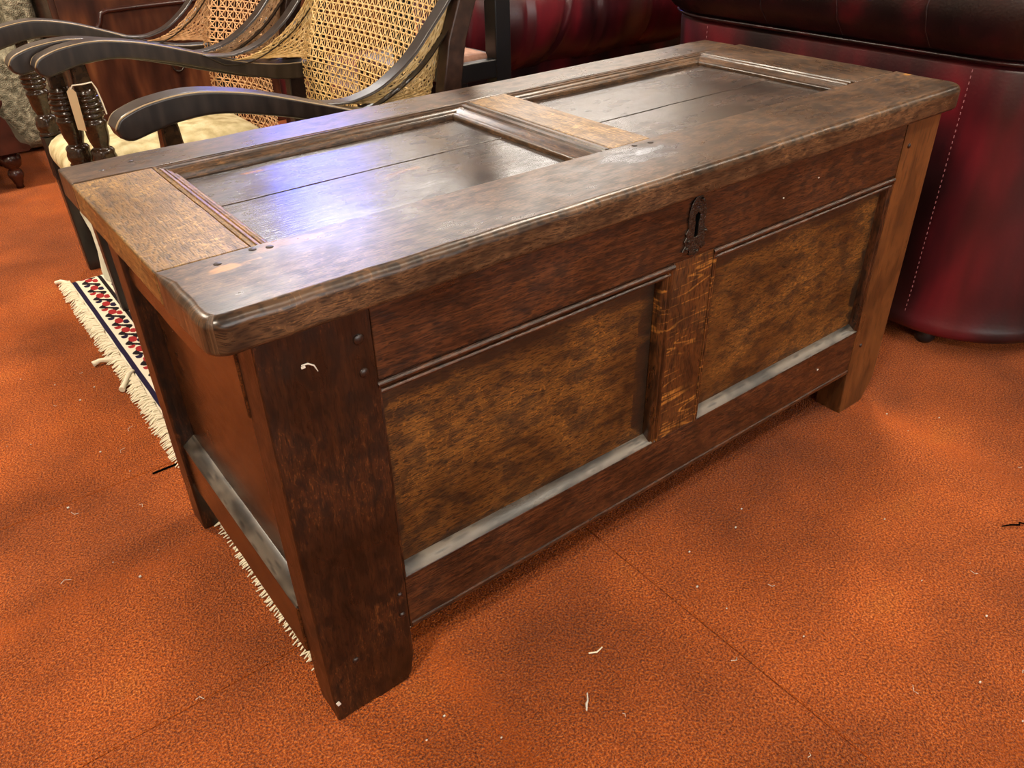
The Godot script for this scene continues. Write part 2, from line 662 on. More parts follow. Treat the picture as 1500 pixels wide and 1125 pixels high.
	M.post = oak("waxed_brown_oak", [[0.0, 70, 42, 22], [0.5, 92, 56, 28], [1.0, 112, 70, 36]],
		{"seed": 97, "w": 512, "porelen": 8, "pore": 0.25, "pore_t": 150, "kg": 0.4, "fleck_amount": 0.1, "stain": 0.2, "rough": 0.3, "rough_var": 0.12, "relief": 0.015})
	M.dust = oak("dusty_ledge_oak", [[0.0, 56, 50, 43], [0.5, 88, 80, 70], [1.0, 122, 114, 102]],
		{"seed": 83, "w": 512, "pore": 0.4, "fleck_amount": 0.0, "stain": 0.5, "rough": 0.34, "rough_var": 0.16, "relief": 0.03})
	M.iron = mottled("black_iron", [[0.0, 26, 23, 21], [1.0, 84, 76, 68]], 128, 0.1, 3, 5, {"rough": 0.26, "relief": 0.08, "tri": 0.06, "world": false})
	M.iron.metallic = 0.7
	M.black = plain("keyhole_black", Color(0.01, 0.01, 0.01), 0.9, 0.1)
	M.peg = plain("oak_peg", Color8(34, 20, 14), 0.35)
	M.chip = plain("white_paint", Color8(200, 196, 184), 0.6)
	# the carpet
	M.carpet = mottled("orange_carpet", [[0.0, 88, 39, 11], [0.35, 162, 79, 25], [0.65, 198, 105, 38], [1.0, 246, 160, 86]], 1536, 0.15, 3, 101,
		{"rough": 0.95, "spec": 0.15, "relief": 0.7, "tri": 1.0, "contrast": 1.1, "k2": 0.7, "freq2": 0.45, "h1": 0.7, "h2": 0.9})
	var big := noise_bytes(512, 512, 1, 1, 0.012, 107, 5)
	var bi := PackedByteArray()
	bi.resize(512 * 512 * 3)
	for i in 512 * 512:
		var t := clampf(0.86 + (big[i] - 128) / 128.0 * 0.2, 0.0, 1.0)
		bi[i * 3] = int(255 * minf(t * 1.05, 1.0))
		bi[i * 3 + 1] = int(255 * t)
		bi[i * 3 + 2] = int(255 * t)
	M.carpet.detail_enabled = true
	M.carpet.detail_albedo = ImageTexture.create_from_image(Image.create_from_data(512, 512, false, Image.FORMAT_RGB8, bi))
	M.carpet.detail_blend_mode = BaseMaterial3D.BLEND_MODE_MUL
	M.carpet.detail_uv_layer = BaseMaterial3D.DETAIL_UV_2
	M.carpet.uv2_triplanar = true
	M.carpet.uv2_world_triplanar = true
	M.carpet.uv2_scale = Vector3.ONE / 2.3
	M.carpet.rim_enabled = true
	M.carpet.rim = 0.15
	M.carpet.rim_tint = 1.0
	# leather
	M.leather = mottled("oxblood_leather", [[0.0, 14, 7, 10], [0.35, 34, 10, 15], [0.6, 60, 14, 21], [1.0, 112, 23, 34]], 512, 0.012, 4, 131,
		{"rough": 0.36, "relief": 0.05, "tri": 1.1, "contrast": 1.1, "freq2": 0.3, "sy": 4, "h2": 0.6})
	M.leather_dark = mottled("antiqued_leather", [[0.0, 14, 8, 9], [0.6, 34, 14, 16], [1.0, 84, 18, 24]], 512, 0.012, 4, 137,
		{"rough": 0.34, "relief": 0.05, "tri": 0.9, "freq2": 0.3})
	M.stitch = plain("pale_stitch", Color8(150, 96, 100), 0.6)
	M.nail = plain("dull_nail_trim", Color8(120, 104, 92), 0.3)
	M.nail.metallic = 0.8
	# chairs
	M.ebony = mottled("ebonised_wood", [[0.0, 22, 18, 16], [1.0, 52, 43, 38]], 256, 0.05, 3, 151, {"rough": 0.30, "tri": 0.3, "world": false, "sx": 1, "sy": 6})
	M.worn = plain("worn_pale_wood", Color8(154, 132, 98), 0.5)
	M.brown = mottled("dark_brown_wood", [[0.0, 34, 21, 16], [1.0, 66, 45, 36]], 256, 0.05, 3, 157, {"rough": 0.36, "tri": 0.3, "world": false})
	M.turned = mottled("turned_wood", [[0.0, 26, 18, 12], [1.0, 60, 42, 26]], 256, 0.05, 3, 159, {"rough": 0.2, "tri": 0.2, "world": false})
	M.cane = mottled("golden_cane", [[0.0, 186, 148, 90], [0.5, 222, 188, 126], [1.0, 240, 214, 162]], 128, 0.05, 2, 163, {"rough": 0.45, "tri": 0.1, "world": false})
	M.cane_pink = mottled("reddish_cane", [[0.0, 172, 122, 82], [0.5, 212, 166, 118], [1.0, 232, 192, 146]], 128, 0.05, 2, 167, {"rough": 0.45, "tri": 0.1, "world": false})
	M.cushion = mottled("cream_damask", [[0.0, 146, 128, 86], [0.5, 196, 182, 140], [1.0, 222, 212, 176]], 512, 0.02, 4, 173, {"rough": 0.8, "spec": 0.3, "relief": 0.1, "tri": 0.5, "warp": 20.0})
	M.cloth = mottled("pale_cloth", [[0.0, 190, 192, 170], [1.0, 226, 226, 206]], 128, 0.03, 3, 179, {"rough": 0.9, "tri": 0.3})
	M.paper = plain("buff_card", Color8(196, 176, 140), 0.8)
	M.string = plain("white_string", Color8(226, 220, 204), 0.8)
	M.pink = mottled("pinkish_seat", [[0.0, 168, 120, 100], [1.0, 206, 164, 140]], 128, 0.06, 3, 181, {"rough": 0.7, "tri": 0.2})
	M.blackpaint = plain("black_paint", Color8(24, 24, 26), 0.3)
	# mahogany
	M.mahogany = mottled("flame_mahogany", [[0.0, 30, 17, 14], [0.45, 58, 33, 24], [0.75, 88, 51, 33], [1.0, 126, 80, 48]], 512, 0.02, 4, 191, {"rough": 0.25, "tri": 1.2, "sx": 1, "sy": 5, "warp": 20.0})
	M.mahogany_dark = mottled("dark_mahogany", [[0.0, 36, 18, 15], [1.0, 74, 38, 29]], 256, 0.03, 3, 193, {"rough": 0.24, "tri": 0.8})
	M.grey_fabric = mottled("grey_floral_fabric", [[0.0, 84, 80, 66], [0.5, 136, 130, 110], [1.0, 196, 188, 162]], 512, 0.03, 4, 197, {"rough": 0.95, "spec": 0.2, "relief": 0.5, "tri": 0.5, "warp": 40.0, "h1": 1.0, "contrast": 1.2})
	M.plaster = mottled("plaster", [[0.0, 176, 164, 146], [1.0, 204, 194, 178]], 256, 0.02, 3, 199, {"rough": 0.9, "tri": 2.0})
	M.ceil = plain("ceiling_white", Color8(206, 200, 190), 0.9)
	M.frame = plain("white_frame", Color8(210, 208, 200), 0.5)
	M.glass = plain("window_glass", Color(1, 1, 1, 0.06), 0.02)
	M.glass.transparency = BaseMaterial3D.TRANSPARENCY_ALPHA
	M.fringe = plain("cream_wool", Color8(222, 212, 186), 0.95, 0.2)


# =====================================================================  room
func ceiling_light(x: float, z: float, w: float, d: float, e: float, c: Color, label: String) -> void:
	var t := thing("ceiling_light", label, "light", Vector3(x, 2.6, z), "ceiling light panels")
	var f := MB.new()
	f.rbox(Vector3(0, -0.02, 0), Vector3(w + 0.05, 0.04, d + 0.05), 0.006)
	part("frame", f, plain("light_frame", Color8(220, 218, 212), 0.5), t)
	var g := MB.new()
	g.rbox(Vector3(0, -0.043, 0), Vector3(w, 0.008, d), 0.003)
	var em := plain("light_diffuser", Color(0.9, 0.9, 0.88), 0.6)
	em.emission_enabled = true
	em.emission = c
	em.emission_energy_multiplier = 3.0
	part("diffuser", g, em, t)
	var l := AreaLight3D.new()
	l.name = "panel_light"
	l.area_size = Vector2(w, d)
	l.light_color = c
	l.light_energy = e
	l.area_range = 14.0
	l.area_attenuation = 2.0
	l.shadow_enabled = true
	t.add_child(l)
	l.position = Vector3(0, -0.055, 0)
	l.rotation.x = -PI / 2


# added fill light built as a glowing window, unseen behind the camera
func fill_window() -> void:
	var wn := Node3D.new()
	wn.name = "added_window_2"
	wn.set_meta("kind", "structure")
	add_child(wn)
	var fm := plain("window_frame_white", Color8(210, 208, 200), 0.5)
	var fr := MB.new()
	for s in [[-0.2, 0.62, 3.3, 0.06], [-0.2, 1.98, 3.3, 0.06]]:
		fr.rbox(Vector3(s[0], s[1], 3.51), Vector3(s[2], s[3], 0.08), 0.006)
	for x in [-1.82, -0.74, 0.34, 1.42]:
		fr.rbox(Vector3(x, 1.3, 3.51), Vector3(0.06, 1.3, 0.07), 0.006, 1)
	part("window_frame", fr, fm, wn)
	var em := plain("glowing_fill_pane", Color(0.8, 0.84, 0.9), 0.2)
	em.emission_enabled = true
	em.emission = Color(0.95, 0.97, 1.0)
	em.emission_energy_multiplier = 0.9
	for x in [-1.28, -0.2, 0.88]:
		var pg := MB.new()
		pg.rbox(Vector3(x, 1.3, 3.53), Vector3(1.04, 1.3, 0.01), 0.002)
		part("pane", pg, em, wn)
	var l := AreaLight3D.new()
	l.name = "fill_light"
	l.area_size = Vector2(3.1, 1.3)
	l.light_color = Color(1.0, 0.98, 0.95)
	l.light_energy = 6.0
	l.area_range = 14.0
	l.area_attenuation = 2.0
	l.shadow_enabled = true
	wn.add_child(l)
	l.position = Vector3(-0.2, 1.3, 3.46)


func build_room() -> void:
	var fl := MB.new()
	fl.rbox(Vector3(0.6, -0.06, -0.7), Vector3(8.8, 0.1, 8.6), 0.002)
	var floor_o := struct("floor", fl, plain("underlay", Color8(70, 28, 14), 0.95, 0.1))
	var xs := [-3.75, -1.95, -0.107, 1.75, 3.35, 4.95]
	var zs := [-4.95, -2.75, -0.69, -0.145, 1.7, 3.55]
	for i in xs.size() - 1:
		for k in zs.size() - 1:
			var tb := MB.new()
			var sx: float = xs[i + 1] - xs[i]
			var sz: float = zs[k + 1] - zs[k]
			tb.rbox(Vector3.ZERO, Vector3(sx - 0.0013, 0.01, sz - 0.0008), 0.0019)
			var o := part("carpet_piece", tb, M.carpet, floor_o)
			o.position = Vector3((xs[i] + xs[i + 1]) / 2, -0.005, (zs[k] + zs[k + 1]) / 2)
	var cb := MB.new()
	cb.rbox(Vector3(0.6, 2.68, -0.7), Vector3(8.8, 0.14, 8.6), 0.002)
	struct("ceiling", cb, M.ceil)
	var wl := MB.new()
	wl.rbox(Vector3(-3.8, 1.3, -0.7), Vector3(0.1, 2.64, 8.6), 0.002)
	struct("wall_left", wl, M.plaster)
	var wr := MB.new()
	wr.rbox(Vector3(5.0, 1.3, -0.7), Vector3(0.1, 2.64, 8.6), 0.002)
	struct("wall_right", wr, M.plaster)
	var wf := MB.new()
	wf.rbox(Vector3(0.6, 1.3, 3.6), Vector3(8.8, 2.64, 0.1), 0.002)
	struct("wall_front", wf, M.plaster)
	# the far wall with two high windows
	var wb := MB.new()
	var holes := [[1.28, 1.98, 1.90, 2.52]]
	wb.rbox(Vector3((-3.85 + 1.28) / 2, 1.3, -5.0), Vector3(1.28 + 3.85, 2.64, 0.1), 0.002)
	wb.rbox(Vector3((1.98 + 5.05) / 2, 1.3, -5.0), Vector3(5.05 - 1.98, 2.64, 0.1), 0.002)
	wb.rbox(Vector3(1.63, 0.94, -5.0), Vector3(0.7, 1.92, 0.1), 0.002)
	wb.rbox(Vector3(1.63, 2.57, -5.0), Vector3(0.7, 0.1, 0.1), 0.002)
	struct("wall_back", wb, M.plaster)
	var wn := Node3D.new()
	wn.name = "window_1"
	wn.set_meta("kind", "structure")
	add_child(wn)
	var fr := MB.new()
	for s in [[1.63, 1.91, 0.7, 0.04], [1.63, 2.51, 0.7, 0.04]]:
		fr.rbox(Vector3(s[0], s[1], -4.97), Vector3(s[2], s[3], 0.06), 0.005)
	for x in [1.295, 1.63, 1.965]:
		fr.rbox(Vector3(x, 2.21, -4.97), Vector3(0.03, 0.6, 0.05), 0.005)
	part("window_frame", fr, M.frame, wn)
	for x in [1.462, 1.798]:
		var pg := MB.new()
		pg.rbox(Vector3(x, 2.21, -4.99), Vector3(0.31, 0.57, 0.005), 0.001)
		part("pane", pg, M.glass, wn)


# =====================================================================  the chest
func build_chest() -> void:
	var wn := FastNoiseLite.new()
	wn.seed = 4
	wn.frequency = 0.35
	wn.fractal_octaves = 3
	var c := thing("oak_chest", "old panelled oak chest with a hinged framed lid and iron keyhole plate", "chest")
	var X := Vector3.RIGHT
	var Y := Vector3.UP
	var Z := Vector3(0, 0, 1)
	# ---- lid
	var lid := Node3D.new()
	lid.name = "lid"
	c.add_child(lid)
	lid.set_meta("label", "framed oak lid with two sunk panels")
	# front rail of the lid: rounded outer edge, fine joints at the back edge
	var ol := PackedVector2Array()
	var fa := PackedFloat32Array()
	var add_o := func(x: float, z: float, f: float) -> void:
		ol.append(Vector2(x, z))
		fa.append(f)
	add_o.call(LX0 + 0.001, -0.1135, 0.12)
	for k in 6:
		add_o.call(LX0 + 0.0006 * sin(k * 2.1), -0.095 + k * 0.016, 1.0 if k > 0 else 0.6)
	for k in 6:
		var a := PI + PI / 2 * -k / 5.0
		add_o.call(LX0 + 0.022 + 0.022 * cos(a), -0.002 + 0.022 * sin(a), 1.0)
	for k in 40:
		var x := lerpf(-0.6, 0.575, k / 39.0)
		add_o.call(x, 0.020 + wn.get_noise_1d(x * 50.0) * 0.0016, 1.0 + wn.get_noise_1d(x * 60.0 + 50.0) * 0.25)
	for k in 6:
		var a := PI / 2 * (1.0 - k / 5.0)
		add_o.call(0.592 + 0.028 * cos(a), -0.008 + 0.028 * sin(a), 1.0)
	add_o.call(0.619, -0.06, 1.0)
	add_o.call(0.617, -0.095, 0.5)
	add_o.call(0.616, -0.1045, 0.12)
	for k in range(1, 12):
		add_o.call(lerpf(0.616, LX0, k / 12.0), lerpf(-0.1045, -0.1135, k / 12.0), 0.12)
	var m := MB.new()
	m.slab(ol, fa, Vector3.ZERO, X, Z, Y, LY - 0.039, LY, 0.011, 0.006, Vector2(0.643, 0.14))
	part("front_rail", m, M.lid, lid)
	# back rail with its moulding
	m = MB.new()
	m.rbox(Vector3(-0.0215, LY - 0.0185, -0.4805), Vector3(1.243, 0.037, 0.0795), 0.0035, 0, Vector2(0.3, 0.42), 24, 0.0012, wn)
	part("back_rail", m, M.lid, lid)
	# ends and muntin (grain runs front to back)
	m = MB.new()
	m.rbox(Vector3(-0.5945, LY - 0.0187, -0.277), Vector3(0.097, 0.037, 0.3265), 0.0025, 2, Vector2(0.3, 0.2), 10, 0.0010, wn)
	part("end_stile", m, M.lid_end, lid, "golden oak left end of the lid")
	m = MB.new()
	m.rbox(Vector3(0.5565, LY - 0.0187, -0.2735), Vector3(0.111, 0.037, 0.333), 0.0025, 2, Vector2(0.9, 0.4), 10, 0.0010, wn)
	part("end_stile", m, M.lid, lid)
	m = MB.new()
	m.rbox(Vector3(-0.014, LY - 0.0187, -0.2745), Vector3(0.072, 0.037, 0.33), 0.002, 2, Vector2(0.1, 0.5), 8, 0.0008, wn)
	part("muntin", m, M.lid_end, lid)
	# mouldings: profile runs from the frame (x = 0) down into the panel (x = w)
	var wide := _moulding(0.048, 0.0165)
	var slim := _moulding(0.026, 0.0165)
	for s in [["a", -0.546, 0.5, slim, 1.0], ["b", -0.050, 0.5, wide, -1.0], ["c", 0.501, 0.5, _moulding(0.038, 0.0165), -1.0]]:
		m = MB.new()
		m.extrude(s[3], Vector3(s[1], LY - 0.0008, -0.4405), Z, X * s[4], Y, 0.3275, Vector2(0.2, 0.33 + s[1] * 0.2), 6)
		part("moulding", m, M.lid_end if s[0] == "a" else M.lid, lid)
	for s in [[-0.546, 0.496], [0.022, 0.479]]:
		m = MB.new()
		m.extrude(slim, Vector3(s[0], LY - 0.0008, -0.4408), X, Z, Y, s[1], Vector2(0.5 + s[0], 0.47), 6)
		part("moulding", m, M.lid, lid)
	# sunk panels, each of three boards with open seams
	for pnl in [[-0.5455, -0.05, 0.0, 0.0], [0.022, 0.502, 0.55, 0.3]]:
		var hold := Node3D.new()
		hold.name = "panel"
		lid.add_child(hold, true)
		# boards are sub-parts one level down at most, so each panel is a single relief mesh of three boards
		var pm := MB.new()
		var zc := [[-0.441, -0.4435], [-0.408, -0.388], [-0.285, -0.268], [-0.1125, -0.105]]
		for k in 3:
			var z0: float = zc[k][0] if pnl[0] < 0 else [-0.441, -0.378, -0.25, -0.108][k]
			var z1: float = zc[k + 1][0] if pnl[0] < 0 else [-0.441, -0.378, -0.25, -0.108][k + 1]
			var dy: float = [0.0, 0.0006, 0.0001][k]
			pm.rbox(Vector3((pnl[0] + pnl[1]) / 2, LY - 0.0205 + dy, (z0 + z1) / 2), Vector3(pnl[1] - pnl[0], 0.010, z1 - z0 - 0.0006), 0.0012, 0, Vector2(0.27 + pnl[2], 0.08 + 0.13 * k + pnl[3] * 0), 10, 0.0007, wn)
		lid.remove_child(hold)
		hold.free()
		part("panel", pm, M.lid_panel, lid, "dusty grey-brown sunk panel of the lid")
	for s in [[-0.588, -0.093], [-0.548, -0.104], [-0.532, -0.099], [-0.02, -0.098], [0.006, -0.094], [0.535, -0.09], [-0.60, -0.47], [-0.56, -0.485]]:
		m = MB.new()
		m.lathe([[0.0042, -0.004], [0.0042, 0.0002], [0.003, 0.0009], [0.0001, 0.0011]], Vector3(s[0], LY, s[1]), 10)
		part("peg", m, M.peg, lid)

	# ---- carcase: corner posts
	var FT := 0.5738   # top of the case under the lid
	m = MB.new()
	m.slab(PackedVector2Array([Vector2(-0.602, FT), Vector2(-0.603, 0.3), Vector2(-0.601, 0.05), Vector2(-0.5985, 0.0), Vector2(-0.592, -0.0005), Vector2(-0.565, 0.002), Vector2(-0.556, 0.0), Vector2(-0.546, 0.003), Vector2(-0.535, 0.0), Vector2(-0.512, 0.0), Vector2(-0.494, 0.001), Vector2(-0.487, 0.012), Vector2(-0.4815, 0.045), Vector2(-0.4805, 0.2), Vector2(-0.4802, FT)]),
		PackedFloat32Array([0.6, 1, 1, 1, 1, 1, 1, 1, 1, 1, 1, 1, 0.6, 0.15, 0.15]), Vector3.ZERO, X, Y, Z, -0.055, 0.0, 0.0035, 0.003, Vector2(0.02, 0.05), true)
	part("front_post", m, M.stile, c, "dark oak front corner post, near end")
	m = MB.new()
	m.slab(PackedVector2Array([Vector2(0.598, FT), Vector2(0.602, 0.3), Vector2(0.602, 0.055), Vector2(0.598, 0.036), Vector2(0.583, 0.012), Vector2(0.575, 0.0), Vector2(0.502, 0.0), Vector2(0.4945, 0.09), Vector2(0.4972, 0.3), Vector2(0.4972, FT)]),
		PackedFloat32Array([0.6, 1, 1, 1, 1, 1, 0.6, 0.5, 0.15, 0.15]), Vector3.ZERO, X, Y, Z, -0.055, 0.0, 0.003, 0.003, Vector2(0.3, 0.3), true)
	part("front_post", m, M.post, c, "brown oak front corner post, far end")
	for s in [[-0.5935, -0.610], [0.585, 0.6]]:
		m = MB.new()
		m.rbox(Vector3(s[0], FT / 2, -0.495), Vector3(0.036, FT, 0.055), 0.004, 1, Vector2(0.5, 0.2), 8, 0.001, wn)
		part("back_post", m, M.stile, c)
	# front rails and muntin
	m = MB.new()
	m.rbox(Vector3(0.0085, (0.481 + FT) / 2, -0.0165), Vector3(0.9765, FT - 0.481, 0.032), 0.003, 0, Vector2(0.55, 0.1), 40, 0.0009, wn)
	part("top_rail", m, M.rail, c)
	m = MB.new()
	m.rbox(Vector3(0.0085, (0.094 + 0.1885) / 2, -0.0175), Vector3(0.977, 0.0945, 0.033), 0.0025, 0, Vector2(0.6, 0.35), 30, 0.0009, wn)
	m.extrude(PackedVector2Array([Vector2(0, 0.0), Vector2(0.0022, 0.0012), Vector2(0.0028, 0.004), Vector2(0.0022, 0.007), Vector2(0.0, 0.008)]), Vector3(-0.478, 0.0965, -0.001), X, Z, Y, 0.972, Vector2(0.1, 0.5), 1, false)
	part("bottom_rail", m, M.rail, c)
	m = MB.new()
	m.rbox(Vector3(0.010, 0.333, -0.0165), Vector3(0.0805, 0.298, 0.030), 0.0015, 1, Vector2(0.75, 0.42))
	part("muntin", m, M.muntin, c, "narrow upright with pale wavy ray figure")
	# front panels
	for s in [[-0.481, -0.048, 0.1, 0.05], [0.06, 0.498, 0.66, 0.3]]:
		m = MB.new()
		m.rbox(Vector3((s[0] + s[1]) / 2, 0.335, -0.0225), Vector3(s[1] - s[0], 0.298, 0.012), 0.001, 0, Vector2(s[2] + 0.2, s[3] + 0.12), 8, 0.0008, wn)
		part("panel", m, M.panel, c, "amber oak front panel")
	# mouldings on the front: under the top rail, beside the muntin, on the far post
	var bead := PackedVector2Array([Vector2(-0.0005, 0.002), Vector2(-0.0042, 0.0), Vector2(-0.0042, -0.0012), Vector2(-0.0008, -0.0022), Vector2(0.001, -0.0048), Vector2(0.0004, -0.0078), Vector2(-0.0022, -0.0098), Vector2(-0.0062, -0.0105), Vector2(-0.0062, -0.0118), Vector2(-0.0026, -0.0128), Vector2(-0.0010, -0.0152), Vector2(-0.0024, -0.0182), Vector2(-0.0072, -0.0198), Vector2(-0.0105, -0.0215), Vector2(-0.0165, -0.0265)])
	for s in [[-0.4805, -0.029], [0.049, 0.4975]]:
		m = MB.new()
		m.extrude(_swap(_rev(bead)), Vector3(s[0], 0.482, 0.0006), X, Z, Y, s[1] - s[0], Vector2(s[0], 0.2), 8, false)
		part("moulding", m, M.rail, c)
	var reed := PackedVector2Array([Vector2(0.0, -0.0025), Vector2(0.001, -0.0002), Vector2(0.0045, 0.0), Vector2(0.0065, -0.003), Vector2(0.0085, -0.0012), Vector2(0.0115, -0.0014), Vector2(0.0135, -0.0045), Vector2(0.015, -0.003), Vector2(0.0165, -0.0042), Vector2(0.0172, -0.0085), Vector2(0.0178, -0.0168)])
	m = MB.new()
	m.extrude(reed, Vector3(-0.0295, 0.186, 0.0), Y, X * -1.0, Z, 0.29, Vector2(0.1, 0.1), 4, false)
	part("moulding", m, M.muntin, c)
	m = MB.new()
	var reed2 := PackedVector2Array()
	for p in reed:
		reed2.append(Vector2(p.x * 0.72, p.y))
	m.extrude(reed2, Vector3(0.0495, 0.186, 0.0), Y, X, Z, 0.29, Vector2(0.4, 0.3), 4, false)
	part("moulding", m, M.muntin, c)
	m = MB.new()
	m.extrude(PackedVector2Array([Vector2(0.0, 0.0), Vector2(0.003, 0.0003), Vector2(0.0045, -0.003), Vector2(0.006, -0.0035), Vector2(0.007, -0.008), Vector2(0.0078, -0.0168)]), Vector3(0.4972, 0.19, -0.0004), Y, X * -1.0, Z, 0.28, Vector2(0.5, 0.2), 4, false)
	part("moulding", m, M.rail, c)
	m = MB.new()
	m.extrude(PackedVector2Array([Vector2(0.0, 0.0), Vector2(0.0025, 0.0004), Vector2(0.004, -0.003), Vector2(0.0052, -0.016)]), Vector3(-0.4802, 0.188, -0.0004), Y, X, Z, 0.29, Vector2(0.5, 0.4), 4, false)
	part("moulding", m, M.stile, c)
	# sloping dusty ledges over the bottom rail
	for s in [[-0.4802, -0.029], [0.0485, 0.4972]]:
		m = MB.new()
		m.extrude(PackedVector2Array([Vector2(0.0, 0.0), Vector2(-0.0022, 0.0018), Vector2(-0.0155, 0.0115), Vector2(-0.019, 0.0125)]), Vector3(s[0], 0.1882, -0.0012), X, Z, Y, s[1] - s[0], Vector2(s[0], 0.2), 8, false)
		part("ledge", m, M.dust, c, "grey dusty bevelled ledge")
	# near end of the chest: slightly out of square
	var sx := func(z: float) -> float: return -0.6005 + 0.022 * z
	m = MB.new()
	m.rbox(Vector3(-0.589, 0.517, -0.262), Vector3(0.032, 0.116, 0.42), 0.003, 2, Vector2(0.2, 0.1), 10, 0.001, wn)
	part("side_top_rail", m, M.side, c).rotation.y = 0.0
	m = MB.new()
	m.rbox(Vector3(-0.589, 0.133, -0.262), Vector3(0.032, 0.084, 0.42), 0.003, 2, Vector2(0.7, 0.3), 10, 0.001, wn)
	part("side_bottom_rail", m, M.side, c)
	m = MB.new()
	m.rbox(Vector3(-0.579, 0.325, -0.262), Vector3(0.012, 0.31, 0.42), 0.001, 2, Vector2(0.4, 0.2), 6, 0.0008, wn)
	part("side_panel", m, M.side, c)
	m = MB.new()
	m.extrude(PackedVector2Array([Vector2(0.0, 0.0), Vector2(-0.0012, 0.002), Vector2(-0.0185, 0.014), Vector2(-0.022, 0.0145)]), Vector3(-0.6048, 0.1745, -0.472), Z, X * -1.0, Y, 0.42, Vector2(0.3, 0.4), 6, false)
	part("ledge", m, M.dust, c, "grey dusty bevelled ledge at the chest's end")
	# far end, back and bottom
	m = MB.new()
	m.rbox(Vector3(0.589, 0.335, -0.262), Vector3(0.02, 0.482, 0.42), 0.003, 2, Vector2(0.4, 0.2))
	part("side_panel", m, M.rail, c)
	m = MB.new()
	m.rbox(Vector3(0, 0.335, -0.505), Vector3(1.14, 0.482, 0.02), 0.003, 0, Vector2(0.4, 0.2))
	part("back_panel", m, M.rail, c)
	m = MB.new()
	m.rbox(Vector3(0, 0.112, -0.262), Vector3(1.15, 0.016, 0.46), 0.002, 0, Vector2(0.4, 0.2))
	part("bottom_board", m, M.rail, c)
	# pegs and old nail heads in the front
	for s in [[-0.4955, 0.5385, 0.0062], [-0.4945, 0.4985, 0.0055], [-0.562, 0.095, 0.005], [-0.49, 0.128, 0.0045], [0.515, 0.53, 0.004], [0.52, 0.15, 0.004], [-0.49, 0.165, 0.0035]]:
		m = MB.new()
		m.lathe([[s[2], -0.004], [s[2], 0.0006], [s[2] * 0.8, 0.0018], [s[2] * 0.4, 0.0026], [0.0001, 0.0028]], Vector3.ZERO, 12)
		var o := part("peg", m, M.peg, c)
		o.position = Vector3(s[0], s[1], 0)
		o.rotation.x = PI / 2
	for s in [[-0.5955, 0.036, 0.005], [-0.557, 0.53, 0.003], [0.19, 0.52, 0.0018], [0.27, 0.532, 0.0018], [0.385, 0.15, 0.003]]:
		m = MB.new()
		m.rbox(Vector3(0, 0, 0), Vector3(s[2], s[2] * 1.5, 0.0012), 0.0005)
		var o := part("paint_chip", m, M.chip, c)
		o.position = Vector3(s[0], s[1], 0.0004)
		o.rotation.z = s[1] * 9.0
	m = MB.new()
	m.tube(PackedVector3Array([Vector3(-0.5585, 0.5325, 0.0003), Vector3(-0.552, 0.5322, 0.0005), Vector3(-0.546, 0.528, 0.0005), Vector3(-0.543, 0.520, 0.0003)]), [0.0006, 0.001, 0.0009, 0.0005], 6)
	part("paint_chip", m, M.chip, c)
	# iron keyhole plate
	var pl := Node3D.new()
	pl.name = "keyhole_plate"
	pl.set_meta("label", "worn black iron plate with a keyhole slot")
	c.add_child(pl)
	var half := [Vector2(0.0, 0.0405), Vector2(0.007, 0.0385), Vector2(0.0125, 0.031), Vector2(0.0155, 0.02), Vector2(0.016, 0.008), Vector2(0.0145, -0.003), Vector2(0.019, -0.008), Vector2(0.0165, -0.014), Vector2(0.0205, -0.019), Vector2(0.018, -0.026), Vector2(0.0225, -0.033), Vector2(0.014, -0.037), Vector2(0.010, -0.033), Vector2(0.0095, -0.041), Vector2(0.0, -0.044)]
	var slot := [Vector2(0.0, -0.017), Vector2(0.0034, -0.016), Vector2(0.0036, 0.004), Vector2(0.0048, 0.009), Vector2(0.0042, 0.015), Vector2(0.0, 0.0175)]
	m = MB.new()
	for sg in [1.0, -1.0]:
		var pts := PackedVector2Array()
		for p in half:
			pts.append(Vector2(p.x * sg * (1.0 if sg > 0 else 1.08), p.y))
		for p in slot:
			pts.append(Vector2(p.x * sg, p.y))
		m.slab(pts, PackedFloat32Array(), Vector3(0.004, 0.529, 0.0), X, Y, Z, 0.0, 0.0022, 0.0009, 0.0001)
	part("plate", m, M.iron, pl)
	m = MB.new()
	m.slab(PackedVector2Array([Vector2(-0.005, -0.018), Vector2(0.005, -0.018), Vector2(0.005, 0.018), Vector2(-0.005, 0.018)]), PackedFloat32Array(), Vector3(0.004, 0.529, 0.0), X, Y, Z, -0.003, 0.0003, 0.0001, 0.0001)
	part("keyhole", m, M.black, pl)
	for s in [[-0.014, -0.020], [0.018, -0.012], [0.004, -0.038], [0.005, 0.034], [-0.017, -0.03]]:
		m = MB.new()
		m.lathe([[0.0026, 0.0], [0.0026, 0.003], [0.0016, 0.0042], [0.0001, 0.0046]], Vector3.ZERO, 10)
		var o := part("nail", m, M.iron, pl)
		o.position = Vector3(0.004 + s[0], 0.529 + s[1], 0)
		o.rotation.x = PI / 2


func _swap(p: PackedVector2Array) -> PackedVector2Array:
	return p


func _rev(p: PackedVector2Array) -> PackedVector2Array:
	var q := p.duplicate()
	q.reverse()
	return q


